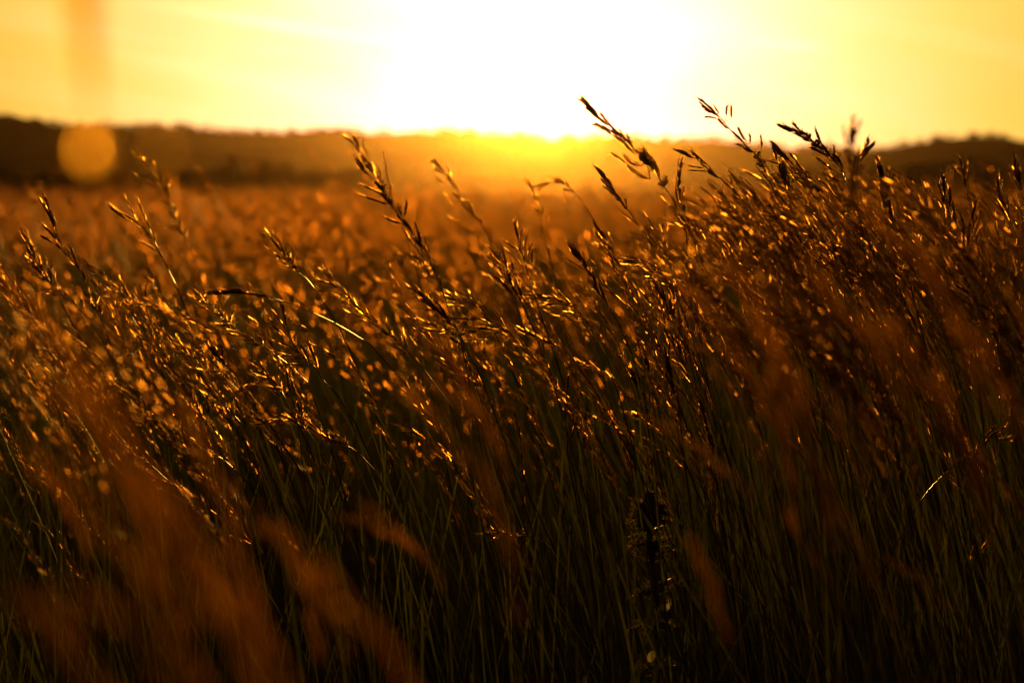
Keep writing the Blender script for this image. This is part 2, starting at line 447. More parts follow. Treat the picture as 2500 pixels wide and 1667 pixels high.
# ------------------------------------------------------------------ haze
hz_v = [(-600, -200, -1.6), (600, -200, -1.6), (600, 1000, -1.6), (-600, 1000, -1.6),
        (-600, -200, 24), (600, -200, 24), (600, 1000, 24), (-600, 1000, 24)]
hz_f = [(0, 3, 2, 1), (4, 5, 6, 7), (0, 1, 5, 4), (1, 2, 6, 5), (2, 3, 7, 6), (3, 0, 4, 7)]
HAZE_DENSITY = 0.58e-4
hm = new_mat('haze_air'); hn = hm.node_tree.nodes
ho = hn.new('ShaderNodeOutputMaterial'); hv = hn.new('ShaderNodeVolumePrincipled')
hv.inputs['Color'].default_value = (0.95, 0.64, 0.30, 1)
hv.inputs['Density'].default_value = HAZE_DENSITY; hv.inputs['Anisotropy'].default_value = 0.965
hm.node_tree.links.new(hv.outputs[0], ho.inputs['Volume'])
hz = obj('haze', fast_mesh('haze', hz_v, hz_f, [hm])); hz['kind'] = 'stuff'; hz['label'] = 'golden evening haze lying over the field and hills'

# ================================================================== HERO STALKS (traced)
CROPS = {'A': (0, 200, .36139), 'B': (800, 200, .36139), 'C': (1650, 200, .36139), 'D': (400, 640, .36139), 'E': (1250, 640, .36139),
         'F': (0, 1000, .42543), 'G': (800, 1000, .42543), 'K': (1650, 1000, .42543), 'Z': (0, 0, V235)}
def cp(c, x, y):
    ox, oy, s = CROPS[c]; return ox+x*s, oy+y*s
def hero(label, crop, d, spine, spikes=(), auto=0.6, every=0.016, ang=16, ln=0.034, thick=1.0, group='sharp seed heads in the focal plane', lean=0.16, leaf=0, mat=None, gold=None, seed=[0]):
    """a seed-headed stalk: spine traced tip first, explicit spikes as (tip x, tip y, root x, root y)"""
    seed[0] += 1; rnd = random.Random(1000+seed[0])
    if gold is None: gold = any(w in label for w in ('glow', 'bright', 'golden', 'under the sun', 'below the sun', 'sparkling', 'glittering'))  # heads glowing in the sun get the husk with that glow in its colour
    if len(spikes) >= 5: every = every*1.5
    dz = [0.0]
    pts = []
    depth = d
    for i, (x, y) in enumerate(spine):
        X, Y = cp(crop, x, y)
        pts.append(at(X, Y, d + 0.012*i*rnd.uniform(-0.6, 1.0)))
    path = smooth_path(pts, 3)
    down = to_ground(path, rnd, lean)
    full = path + down
    base = Vector((full[-1].x, full[-1].y, 0.0))
    root = obj('grass_stalk', None, None, base); tag(root, label, 'grass', group)
    n = len(full); tb = TB()
    rr = [STEM_R*(0.45+0.75*min(1, i/(n*0.6))) for i in range(n)]
    tube(tb, [p-base for p in full], rr, 4)
    obj('stem', tb.mesh('stem', [mat or M_STEM]), root)
    for (tx, ty, bx, by) in spikes:
        Xt, Yt = cp(crop, tx, ty); Xb, Yb = cp(crop, bx, by)
        j = rnd.uniform(-0.012, 0.012)
        p0 = at(Xb, Yb, d); p1 = at(Xt, Yt, d+j)
        # root the spike on the nearest point of the stem
        near = min(path, key=lambda q: (q-p0).length)
        if (near-p0).length < 0.03:
            if (near-p0).length > 0.004:
                tb2 = TB(); tube(tb2, [near-base, p0-base], [0.0004, 0.0003], 3); obj('branch', tb2.mesh('branch', [M_STEM]), root)
        place_spike(root, base, p0, p1, rnd, thick, gold)
    # spikes hugging the spine through the head
    if auto > 0:
        lens = [0.0]
        for a, b in zip(path, path[1:]): lens.append(lens[-1]+(b-a).length)
        tot = lens[-1]*auto; s = rnd.uniform(0.02, 0.03); side = 1
        def P(s):
            for i in range(1, len(lens)):
                if lens[i] >= s: 
                    t = (s-lens[i-1])/max(1e-6, lens[i]-lens[i-1]); return path[i-1].lerp(path[i], t), (path[i-1]-path[i]).normalized()
            return path[-1], (path[-2]-path[-1]).normalized()
        p, t = P(0.030); place_spike(root, base, p, path[0], rnd, thick, gold)
        while s < tot:
            p, t = P(s); u, w = frame(t); a = rnd.uniform(-0.9, 0.9) + (0 if side > 0 else math.pi)
            wv = (Vector((1, 0, 0)) - t*t.x).normalized(); wv2 = t.cross(wv)
            sd = wv*math.cos(a)+wv2*math.sin(a)
            g = math.tan(rad(ang*rnd.uniform(0.25, 1.3)))
            l = ln*0.88*rnd.uniform(0.6, 1.25)*(0.75+0.5*s/max(tot, 1e-3))
            place_spike(root, base, p, p+(t+sd*g).normalized()*l, rnd, thick, gold)
            side = -side; s += every*0.75*rnd.uniform(0.6, 1.4)
    for k in range(leaf):
        i = rnd.randrange(len(path), len(full)-2) if len(full)-2 > len(path) else len(path)-1
        t3 = TB(); leaf_blade(t3, full[i]-base, (rnd.uniform(-0.5, 0.2), rnd.uniform(-0.3, 0.3), 0.9), rnd.uniform(0.12, 0.28), 0.0014, 0.25, rnd)
        obj('leaf', t3.mesh('leaf', [M_BLADE]), root)
    return root

hero('long dark spike left of the sun, its forked tip crossing the hill line', 'B', 2.4,
     [(180, 510), (240, 590), (300, 650), (350, 690), (390, 770), (440, 850), (500, 920), (560, 1000), (620, 1090), (680, 1170), (720, 1280), (770, 1400), (815, 1530), (890, 1700)],
     [(225, 690, 385, 760), (218, 760, 420, 830), (472, 808, 492, 890), (536, 800, 520, 920), (393, 915, 500, 955), (588, 938, 640, 1060), (650, 1030, 690, 1150),
      (525, 1010, 590, 1120), (600, 1120, 650, 1190), (570, 1170, 640, 1250), (640, 1240, 700, 1330), (755, 1310, 765, 1410), (560, 1030, 640, 1130), (330, 660, 380, 740), (250, 560, 330, 660)], 0.55, 0.016, 8, leaf=2)
hero('soft glowing seed head just behind the long forked spike left of the sun', 'B', 3.0,
     [(100, 360), (170, 410), (215, 460), (250, 520), (310, 600), (380, 690), (425, 770), (480, 900)], [(165, 350, 215, 440), (230, 410, 280, 540), (375, 480, 400, 600), (390, 580, 410, 700)], 0.9, 0.012, 16, 0.03)
hero('pale blurred seed head glowing against the golden hill under the sun', 'B', 3.25,
     [(695, 530), (770, 590), (830, 660), (870, 740), (930, 830), (980, 880), (1050, 980), (1110, 1090)], [(720, 640, 810, 690), (790, 750, 850, 840), (860, 780, 970, 850), (820, 910, 890, 940), (800, 560, 830, 650)], 0.8, 0.012, 20, 0.03)
hero('tallest plume of all, its golden tip standing alone against the white glow', 'B', 2.12,
     [(1708, 95), (1770, 185), (1850, 250), (1920, 310), (2020, 405), (2120, 495), (2200, 580), (2255, 680), (2330, 790), (2400, 920), (2470, 1060)],
     [(1780, 285, 1930, 370), (1860, 300, 2010, 385), (1965, 312, 2030, 400), (1910, 480, 2030, 560), (2000, 490, 2120, 570), (2020, 560, 2180, 660), (1930, 360, 2070, 490), (2090, 460, 2170, 570), (2130, 480, 2210, 620)], 0.6, 0.014, 8, 0.038, 1.15, leaf=2)
hero('lone narrow spike right of the sun, below the tallest plume', 'B', 2.5,
     [(1800, 565), (1850, 640), (1900, 700), (1970, 790), (2020, 850), (2080, 940), (2125, 1000), (2200, 1120), (2280, 1260)],
     [(1860, 700, 1985, 800), (1975, 870, 2085, 950), (1850, 610, 1930, 720), (1905, 680, 1990, 800)], 0.35, 0.016, 7, 0.034)
hero('small curved seed head drooping left in the gold under the sun', 'B', 3.2,
     [(1375, 720), (1450, 690), (1540, 672), (1600, 690), (1680, 760), (1760, 860)], [(1480, 630, 1560, 665), (1590, 740, 1610, 830), (1590, 850, 1620, 880)], 0.7, 0.013, 18, 0.026)
hero('thin blurred stalk with sparse grains directly below the sun', 'B', 3.1,
     [(1320, 650), (1380, 730), (1420, 800), (1450, 880), (1440, 960), (1480, 1100)], [(1375, 835, 1440, 910), (1495, 870, 1460, 950)], 0.6, 0.014, 18, 0.024)
hero('open forked seed head with spread upright spikes below the sun', 'B', 2.4,
     [(1255, 945), (1290, 1060), (1310, 1150), (1340, 1250), (1370, 1340), (1400, 1450), (1430, 1548), (1480, 1680)],
     [(1180, 1060, 1300, 1140), (1310, 985, 1298, 1080), (1350, 1030, 1338, 1170), (1390, 1090, 1350, 1200), (1195, 1130, 1320, 1260), (1392, 1130, 1390, 1250), (1255, 945, 1285, 1050)], 0.25, 0.02, 8)
hero('dense feathery plume left of the open forked seed head', 'B', 2.4,
     [(1090, 1110), (1140, 1180), (1190, 1250), (1250, 1380), (1300, 1470), (1340, 1548), (1400, 1680)],
     [(1080, 1290, 1240, 1430), (1075, 1170, 1200, 1290), (1150, 1140, 1230, 1260), (1238, 1200, 1250, 1330), (1130, 1310, 1270, 1460), (1265, 1320, 1300, 1440)], 0.75, 0.010, 14, 0.04)
hero('slim dark plume with short upper fork, right of the open forked head', 'B', 2.36,
     [(1620, 1080), (1680, 1160), (1740, 1240), (1790, 1330), (1840, 1430), (1910, 1540), (1980, 1660), (2060, 1850)],
     [(1600, 1180, 1740, 1270), (1715, 1140, 1730, 1230), (1640, 1110, 1720, 1220)], 0.6, 0.014, 7, 0.034)
hero('narrow leaning spike below the lone spike right of the sun', 'B', 2.6,
     [(1795, 940), (1850, 1030), (1900, 1110), (1950, 1190), (2010, 1290), (2090, 1420)], [(1865, 1110, 1960, 1220)], 0.7, 0.014, 9, 0.032)
hero('bright flag of grains blown flat to the left, right of centre', 'B', 2.45,
     [(1968, 1212), (2080, 1205), (2170, 1225), (2240, 1270), (2300, 1360), (2352, 1480)],
     [(2010, 1180, 2120, 1200), (2030, 1235, 2180, 1235), (2070, 1265, 2210, 1255), (1990, 1215, 2110, 1210), (2140, 1320, 2270, 1340), (2200, 1330, 2290, 1370)], 0.5, 0.012, 12, 0.03)
hero('bright arching spray of grains blown flat to the left at centre', 'E', 2.4,
     [(80, 215), (180, 225), (290, 250), (370, 275), (440, 320), (500, 400), (560, 500), (640, 640)],
     [(150, 240, 290, 255), (180, 262, 330, 270), (215, 290, 400, 298), (330, 290, 440, 300), (340, 340, 450, 372), (400, 345, 500, 395), (440, 350, 540, 405), (490, 390, 600, 412)], 0.45, 0.014, 8, 0.03)
hero('brightest sparkling flag of grains left of the arching spray', 'D', 2.4,
     [(1742, 395), (1830, 420), (1920, 460), (2000, 495), (2030, 600), (2060, 700), (2130, 900), (2200, 1120), (2270, 1400)],
     [(2250, 455, 2080, 430), (2160, 440, 2010, 480), (2120, 390, 1960, 370), (2200, 420, 2060, 380), (2170, 522, 2020, 518), (2130, 470, 1990, 440), (1900, 400, 1990, 470), (2230, 462, 2120, 440), (1880, 372, 2060, 372)], 0.35, 0.012, 14, 0.036, 1.1, lean=0.1)
hero('cluster of bright grains above the brightest sparkling flag', 'D', 2.55,
     [(1885, 220), (1960, 245), (2040, 265), (2120, 300), (2180, 380), (2240, 480)], [(1900, 260, 2010, 270), (2000, 230, 2110, 260), (2060, 240, 2160, 290), (1930, 290, 2060, 300), (2140, 235, 2170, 290)], 0.7, 0.012, 20, 0.03)
hero('feathery plume crossing the foot of the long forked spike', 'D', 2.38,
     [(1640, 150), (1710, 195), (1790, 260), (1850, 320), (1930, 410), (2010, 520), (2110, 700)], [(1690, 150, 1770, 230), (1670, 230, 1800, 290), (1740, 330, 1860, 320), (1700, 250, 1820, 310)], 0.6, 0.011, 12, 0.036)
hero('dense bright plume leaning left, midway between flat dark arch and forked spike', 'D', 2.4,
     [(1050, 40), (1120, 100), (1200, 180), (1280, 270), (1380, 370), (1500, 465), (1610, 570), (1760, 730), (1950, 980)],
     [(1020, 112, 1160, 160), (1100, 90, 1190, 180), (1150, 200, 1280, 290), (1250, 340, 1400, 400), (1240, 300, 1360, 370), (1080, 40, 1150, 130)], 0.55, 0.010, 12, 0.036)
hero('dark spike bent over into a flat arch left of centre', 'D', 2.38,
     [(275, 222), (340, 208), (430, 205), (520, 208), (620, 218), (720, 240), (820, 270), (950, 320), (1150, 410), (1390, 550)],
     [(330, 215, 470, 203), (430, 215, 560, 205), (380, 200, 520, 208), (500, 205, 640, 215)], 0.3, 0.012, 5, 0.034, 1.1)
hero('glittering plume under the left end of the flat dark arch', 'D', 2.4,
     [(180, 168), (240, 230), (310, 290), (390, 360), (460, 430), (560, 510), (700, 590), (840, 690), (980, 820)],
     [(200, 235, 320, 300), (205, 280, 340, 340), (350, 240, 390, 340), (330, 415, 470, 415), (420, 475, 520, 495)], 0.55, 0.010, 15, 0.032)
hero('fine bright plume high at left of the long forked spike', 'A', 2.4,
     [(1788, 998), (1830, 1060), (1900, 1140), (1960, 1220), (2020, 1290), (2085, 1345), (2180, 1480), (2290, 1650)],
     [(1820, 1040, 1900, 1150), (1805, 1125, 1920, 1210), (1930, 1100, 1975, 1220), (1890, 1090, 1950, 1200), (1860, 1170, 1970, 1250), (2005, 1150, 2010, 1260)], 0.6, 0.010, 12, 0.034)
hero('slender left-leaning plume with two-pronged tip near the left edge', 'A', 2.5,
     [(262, 790), (330, 880), (370, 970), (420, 1110), (480, 1200), (560, 1300), (600, 1450), (655, 1548), (740, 1740)],
     [(285, 960, 420, 1100), (265, 1040, 375, 1095), (335, 850, 380, 980), (330, 880, 385, 1010)], 0.7, 0.016, 8, 0.03)
hero('small loose seed head left of the two-pronged plume', 'A', 2.6,
     [(135, 985), (175, 1050), (210, 1130), (260, 1260), (330, 1350), (390, 1430), (430, 1520), (520, 1700)],
     [(250, 1160, 280, 1280), (175, 1165, 250, 1260), (320, 1200, 350, 1360), (210, 1300, 320, 1350)], 0.75, 0.014, 14, 0.03)
hero('three-pronged dark seed head below the glowing round seed at left', 'A', 2.62,
     [(730, 828), (830, 900), (960, 990), (1030, 1050), (1075, 1150), (1135, 1265), (1200, 1400), (1260, 1550)],
     [(845, 780, 950, 960), (925, 790, 1022, 1020), (800, 880, 970, 1000), (940, 1070, 1060, 1140), (960, 1080, 1075, 1150)], 0.35, 0.016, 8, 0.036)
hero('tall blurred beaded seed head rising beside the glowing round seed', 'A', 3.3,
     [(895, 480), (1000, 560), (1060, 640), (1110, 740), (1150, 830), (1200, 950), (1255, 1060), (1310, 1190)], [(1040, 540, 1060, 640), (920, 630, 1040, 690)], 0.8, 0.014, 16, 0.028)
hero('short seed head with bright tip low at left', 'A', 2.42,
     [(790, 1390), (850, 1450), (910, 1548), (980, 1680)], [(815, 1390, 870, 1480)], 0.8, 0.013, 9, 0.03)
hero('thick dark plume cut by the left edge of the picture', 'A', 2.3,
     [(-60, 1290), (0, 1350), (100, 1450), (200, 1548), (300, 1680), (420, 1880)], [(0, 1380, 90, 1470), (20, 1420, 140, 1500), (-40, 1340, 60, 1420)], 0.75, 0.010, 9, 0.036, 1.15)
hero('small brown seed head curving down below the three-pronged head', 'A', 2.6,
     [(285, 1420), (350, 1450), (420, 1440), (500, 1500), (580, 1580), (700, 1760)], [(380, 1400, 470, 1470)], 0.8, 0.013, 12, 0.03)
hero('spread golden plume at far left, above the dark beaded spike', 'D', 2.4,
     [(50, 512), (130, 570), (230, 650), (320, 710), (400, 770), (540, 900), (720, 1100)], [(130, 470, 230, 590), (60, 570, 190, 650), (170, 510, 260, 620), (180, 710, 300, 740)], 0.6, 0.010, 14, 0.036)
hero('dark beaded spike with round grains at left', 'D', 2.3,
     [(190, 465), (255, 530), (325, 590), (395, 655), (480, 760), (600, 930)], [(200, 490, 270, 560), (250, 530, 340, 610), (320, 560, 395, 650), (230, 500, 300, 560), (375, 540, 390, 650)], 0.6, 0.008, 6, 0.022, 1.5)
hero('tangled plume below the flat dark arch, its dark stem bending right', 'D', 2.42,
     [(775, 250), (800, 340), (840, 460), (880, 560), (940, 640), (1010, 700), (1080, 800), (1150, 870), (1290, 1080)],
     [(740, 530, 880, 590), (720, 600, 910, 640), (870, 390, 980, 460), (960, 540, 1090, 590), (1080, 590, 1220, 670), (690, 400, 830, 520), (770, 700, 960, 690), (920, 540, 1000, 690)], 0.6, 0.012, 16, 0.036)
hero('upright zigzag cluster of grains below the tangled plume', 'D', 2.4,
     [(825, 720), (840, 830), (870, 940), (925, 1065), (1010, 1200), (1120, 1400)], [(850, 740, 860, 850), (890, 930, 920, 1050), (940, 960, 930, 1070), (700, 840, 820, 850), (730, 860, 800, 910)], 0.65, 0.011, 12, 0.03)
hero('sagging seed head slanting right across the dark gap at left', 'D', 2.45,
     [(545, 1018), (620, 1058), (700, 1085), (800, 1070), (920, 1085), (1050, 1150), (1200, 1220), (1310, 1285), (1420, 1400)], [(750, 1035, 860, 1060), (960, 1100, 1090, 1170), (560, 1050, 660, 1075), (1050, 1120, 1140, 1190)], 0.8, 0.014, 10, 0.032)
hero('small pale seed head left of the zigzag cluster', 'D', 2.4,
     [(575, 745), (650, 740), (730, 790), (790, 860), (860, 1000), (960, 1200)], [(580, 680, 660, 740), (550, 840, 660, 810), (660, 730, 740, 790)], 0.6, 0.012, 16, 0.026)
hero('bright hair-thin slanting stalk in the dark gap at left', 'D', 2.4,
     [(180, 1192), (260, 1250), (340, 1300), (405, 1335), (520, 1440), (620, 1560)], [(250, 1235, 340, 1290), (320, 1275, 400, 1330)], 0.3, 0.014, 4, 0.03)
hero('dark narrow seed head hanging above the bright hair-thin stalk', 'D', 2.4,
     [(295, 1045), (350, 1150), (405, 1245), (480, 1400), (560, 1580)], [(335, 1140, 400, 1240), (220, 790, 300, 870)], 0.7, 0.014, 8, 0.032)
hero('plume of fine grains under the spread golden plume', 'D', 2.42,
     [(220, 790), (300, 860), (360, 920), (450, 1010), (540, 1110), (660, 1290)], [(340, 850, 430, 920), (420, 850, 540, 960), (380, 985, 530, 1100)], 0.6, 0.012, 14, 0.034)
hero('thin reddish seed head left of the fine-grained plume', 'D', 2.42,
     [(90, 780), (140, 860), (205, 960), (290, 1100), (400, 1320)], [(120, 840, 180, 930)], 0.7, 0.014, 8, 0.03)
# right-hand crowd
hero('feathery three-tipped plume standing over the ridge right of the tallest', 'C', 2.5,
     [(160, 138), (230, 190), (300, 240), (340, 290), (390, 350), (440, 390), (490, 450), (550, 500), (600, 590), (650, 660), (740, 830)],
     [(190, 240, 285, 252), (250, 150, 290, 220), (355, 155, 345, 235), (370, 160, 372, 255), (420, 300, 480, 400), (495, 350, 500, 420), (570, 355, 580, 450), (400, 420, 480, 470), (170, 145, 250, 215)], 0.7, 0.02, 7, 0.034)
hero('boldest dark plume with long split tips against the yellow sky', 'C', 2.28,
     [(688, 285), (780, 320), (860, 360), (940, 420), (1000, 465), (1060, 520), (1120, 590), (1160, 690), (1210, 820), (1290, 1020)],
     [(790, 268, 880, 365), (850, 330, 960, 430), (935, 300, 990, 430), (905, 440, 1010, 500), (980, 480, 1080, 550), (950, 510, 1070, 605), (1000, 605, 1130, 670), (690, 287, 800, 330), (1068, 425, 1075, 540), (970, 400, 1050, 500), (1050, 480, 1130, 600)], 0.55, 0.014, 7, 0.04, 1.2)
hero('dark forked plume just left of the boldest dark plume', 'C', 2.34,
     [(640, 408), (700, 480), (760, 530), (820, 600), (880, 670), (920, 730), (960, 800), (1000, 860), (1060, 980)],
     [(720, 470, 810, 580), (765, 480, 850, 600), (820, 560, 895, 690), (780, 625, 895, 735), (650, 430, 685, 540), (690, 460, 770, 560), (880, 640, 950, 790)], 0.75, 0.014, 6, 0.038, 1.1)
hero('long beaded plume leaning left under the three-tipped plume', 'C', 2.5,
     [(-20, 455), (80, 490), (150, 530), (220, 590), (270, 630), (350, 690), (430, 780), (495, 845), (580, 960)],
     [(100, 460, 225, 570), (90, 565, 190, 580), (90, 600, 200, 605), (360, 620, 380, 700), (20, 470, 140, 520)], 0.8, 0.016, 7, 0.03)
hero('blurred upright trident-shaped seed head before the yellow sky', 'C', 1.55,
     [(1205, 225), (1190, 340), (1185, 440), (1185, 560), (1180, 720), (1170, 900), (1165, 1150)], [(1130, 300, 1165, 450), (1248, 265, 1198, 400), (1240, 480, 1190, 560), (1270, 560, 1200, 680)], 0.7, 0.014, 9, 0.03, 1.0)
hero('single dark pointed spike beside the blurred trident', 'C', 2.1,
     [(1342, 403), (1290, 450), (1250, 490), (1225, 570), (1220, 700), (1240, 900)], [(1342, 403, 1262, 478)], 0.3, 0.02, 6, 0.03, 1.2)
hero('reddish upright spike right of the blurred trident', 'C', 2.3,
     [(1358, 505), (1380, 600), (1400, 720), (1420, 820), (1450, 900), (1490, 1020), (1530, 1180), (1590, 1400)],
     [(1385, 560, 1410, 700), (1445, 590, 1440, 720), (1440, 680, 1432, 800), (1370, 560, 1395, 690)], 0.65, 0.012, 6, 0.036)
hero('largest upright bushy plume near the right edge', 'C', 2.34,
     [(1788, 608), (1810, 720), (1840, 850), (1870, 980), (1915, 1090), (1955, 1190), (1965, 1320), (1985, 1500)],
     [(1840, 680, 1850, 850), (1870, 800, 1900, 980), (1920, 880, 1955, 1050), (2030, 780, 1985, 950), (2062, 860, 2030, 1000), (2070, 980, 2030, 1110), (2000, 810, 1980, 950),
      (1820, 840, 1840, 1000), (1945, 960, 1950, 1130), (1990, 930, 1975, 1120), (1720, 760, 1810, 860), (1825, 980, 1860, 1100), (2040, 900, 1995, 1040)], 0.6, 0.014, 10, 0.042, 1.1)
hero('blurred reddish seed head behind the largest bushy plume', 'C', 2.75,
     [(1905, 495), (1930, 600), (1960, 700), (1980, 810), (2010, 950)], [(1975, 560, 1965, 670), (1870, 560, 1930, 640), (1950, 640, 1975, 740)], 0.8, 0.013, 12, 0.032)
hero('glinting seed head cut by the right edge', 'C', 2.65,
     [(2280, 530), (2300, 620), (2330, 720), (2360, 800), (2400, 950)], [(2260, 570, 2310, 670), (2320, 570, 2330, 690), (2280, 660, 2340, 740)], 0.8, 0.011, 12, 0.032)
hero('dark upright spike below the forked plume at right', 'C', 2.3,
     [(718, 530), (712, 620), (735, 690), (765, 790), (790, 900), (840, 1060)], [(740, 560, 728, 660), (640, 620, 720, 700), (700, 580, 715, 670)], 0.55, 0.012, 6, 0.032, 1.1)
hero('slim red plume with bright hairs in the right hand crowd', 'C', 2.4,
     [(838, 785), (880, 860), (920, 910), (950, 970), (980, 1030), (1020, 1100), (1065, 1210), (1130, 1400)],
     [(920, 850, 975, 960), (1030, 930, 1010, 1050), (1082, 985, 1078, 1130), (950, 1010, 1010, 1110), (1000, 1160, 1060, 1250), (960, 860, 990, 990)], 0.8, 0.014, 7, 0.034)
hero('dense dark plume low in the right hand crowd', 'C', 2.4,
     [(1320, 1215), (1380, 1300), (1440, 1380), (1500, 1460), (1560, 1540), (1640, 1700)],
     [(1300, 1100, 1400, 1250), (1350, 1160, 1450, 1310), (1380, 1150, 1480, 1350), (1400, 1290, 1480, 1440), (1440, 1240, 1520, 1420)], 0.8, 0.009, 9, 0.036)
hero('small three-spiked head low between the dense plumes at right', 'C', 2.4,
     [(1635, 1048), (1662, 1140), (1675, 1240), (1705, 1310), (1760, 1460)], [(1697, 1150, 1680, 1250), (1655, 1040, 1668, 1150)], 0.5, 0.016, 7, 0.03)
hero('flat bright spike pointing left beneath the long beaded plume', 'C', 2.4,
     [(345, 930), (420, 948), (500, 970), (560, 1010), (620, 1100), (700, 1280)], [(440, 938, 540, 985), (360, 930, 470, 962)], 0.4, 0.016, 5, 0.03)
hero('tiny bright spike pointing left in the right hand crowd', 'C', 2.55,
     [(430, 1228), (500, 1270), (570, 1310), (640, 1400), (720, 1560)], [(480, 1250, 570, 1300), (540, 1330, 600, 1335)], 0.5, 0.016, 6, 0.026)
hero('upright slender spike with green stem right of the arching spray', 'C', 2.4,
     [(45, 508), (30, 600), (15, 700), (30, 800), (45, 900), (70, 1020), (90, 1250), (130, 1500)], [(62, 700, 45, 800), (0, 640, 14, 740)], 0.4, 0.016, 5, 0.03)
hero('loose dark seed head between the largest bushy plume and the edge', 'C', 2.5,
     [(2165, 680), (2190, 760), (2225, 860), (2270, 960), (2330, 1120)], [(2060, 700, 2170, 770), (2100, 680, 2190, 760), (2200, 760, 2240, 860)], 0.8, 0.014, 14, 0.034)
# lower middle
hero('two-pronged upright spike on a green stem below centre', 'E', 2.35,
     [(385, 760), (380, 850), (362, 950), (365, 1080), (370, 1200), (390, 1380), (425, 1560)], [(340, 890, 360, 1010), (445, 880, 382, 1020), (385, 760, 375, 860)], 0.12, 0.02, 4, 0.03)
hero('small leaning spike beside the two-pronged upright spike', 'E', 2.35, [(442, 1058), (415, 1150), (395, 1230), (400, 1320), (440, 1540)], [(442, 1058, 412, 1160)], 0.2, 0.02, 4, 0.03)
hero('thin dark spike right of the two-pronged upright spike', 'E', 2.4, [(785, 700), (820, 790), (850, 880), (880, 1000), (920, 1130), (960, 1330), (975, 1500)], [(800, 740, 835, 840)], 0.35, 0.014, 5, 0.03)
hero('narrow beaded spike alone against dark stems right of centre', 'E', 2.4, [(1265, 890), (1285, 970), (1310, 1090), (1340, 1230), (1362, 1370), (1395, 1560)], [], 0.7, 0.013, 4, 0.03)
hero('bright-tipped spike lying nearly flat right of centre', 'E', 2.35, [(750, 1008), (830, 1035), (900, 1065), (980, 1110), (1080, 1210), (1180, 1380)], [(760, 1012, 880, 1055), (830, 1020, 920, 1075)], 0.3, 0.014, 4, 0.034)
hero('brown hooked spike low in the right half', 'E', 2.4, [(2182, 525), (2158, 620), (2150, 720), (2165, 850), (2200, 1000)], [(2282, 702, 2190, 820), (2140, 620, 2150, 740), (2100, 700, 2150, 800)], 0.6, 0.013, 7, 0.03)
hero('short dark spike beneath the feathered dark plume', 'E', 2.4, [(1020, 430), (1060, 500), (1110, 570), (1170, 690), (1270, 880)], [(1050, 430, 1065, 510)], 0.55, 0.013, 7, 0.03)
hero('feathered dark plume right of the arching spray', 'E', 2.5, [(960, 140), (1010, 200), (1050, 300), (1095, 400), (1140, 490), (1230, 680)], [(985, 300, 1060, 380), (1100, 240, 1085, 380), (1000, 160, 1040, 290), (1060, 260, 1080, 390), (1020, 350, 1090, 420)], 0.75, 0.010, 10, 0.036)
hero('lower bright spike lying left under the arching spray', 'E', 2.4, [(20, 440), (130, 480), (230, 530), (325, 578), (430, 680), (560, 860)], [(30, 435, 150, 490), (150, 500, 320, 570), (120, 470, 230, 530)], 0.5, 0.013, 6, 0.034)
hero('dark upright pair of spikes in the lower centre', 'E', 2.5, [(880, 560), (900, 650), (925, 740), (950, 850), (990, 1000)], [(957, 735, 935, 870), (935, 850, 932, 960), (970, 840, 1000, 930)], 0.6, 0.013, 6, 0.032)
hero('curved brown spike with yellow husk in the lower centre', 'E', 2.25, [(1030, 560), (1058, 680), (1072, 820), (1110, 930), (1132, 1010), (1150, 1200)], [(1110, 830, 1125, 960), (1085, 800, 1100, 900)], 0.7, 0.012, 6, 0.032, 1.1)
hero('slender arch of grains lying flat near the bottom', 'G', 2.4, [(858, 716), (930, 704), (1010, 700), (1080, 714), (1140, 726), (1250, 765), (1350, 900)], [(945, 746, 1010, 706), (870, 712, 960, 702), (1040, 705, 1130, 724), (1050, 722, 1120, 722)], 0.3, 0.016, 5, 0.024, 0.8)
hero('beaded upright stalk with a split pod near the bottom centre', 'G', 2.35, [(1068, 0), (1098, 120), (1110, 250), (1118, 400), (1125, 560), (1130, 700), (1150, 900)], [(1085, 468, 1118, 580), (1132, 505, 1122, 600)], 0.85, 0.02, 3, 0.02, 0.7)
hero('tiny bright seed head low left of the bottom centre', 'G', 2.4, [(100, 435), (100, 500), (92, 570), (100, 720)], [(100, 435, 98, 510), (112, 470, 98, 540)], 0.5, 0.012, 8, 0.02)
hero('only stalk leaning right, low at the right edge', 'K', 2.4, [(1898, 92), (1830, 140), (1760, 185), (1690, 260), (1570, 345), (1470, 440), (1380, 560)], [(1940, 148, 1830, 172), (1925, 180, 1840, 165), (1700, 250, 1730, 220), (1890, 100, 1800, 165)], 0.5, 0.016, 7, 0.026, lean=-0.2)
hero('drooping red spikes under the right-leaning stalk', 'K', 2.4, [(1770, 400), (1740, 300), (1700, 230), (1730, 330), (1780, 560)][::-1][1:3] + [(1745, 330), (1790, 560)], [(1790, 370, 1720, 240), (1835, 300, 1810, 200), (1760, 360, 1710, 260)], 0.0)
hero('small upright blurred bud low at the right', 'K', 2.15, [(1838, 688), (1780, 760), (1725, 850), (1690, 960), (1680, 1200)], [(1838, 688, 1790, 750), (1700, 790, 1690, 870)], 0.3, 0.02, 6, 0.022, lean=-0.05)

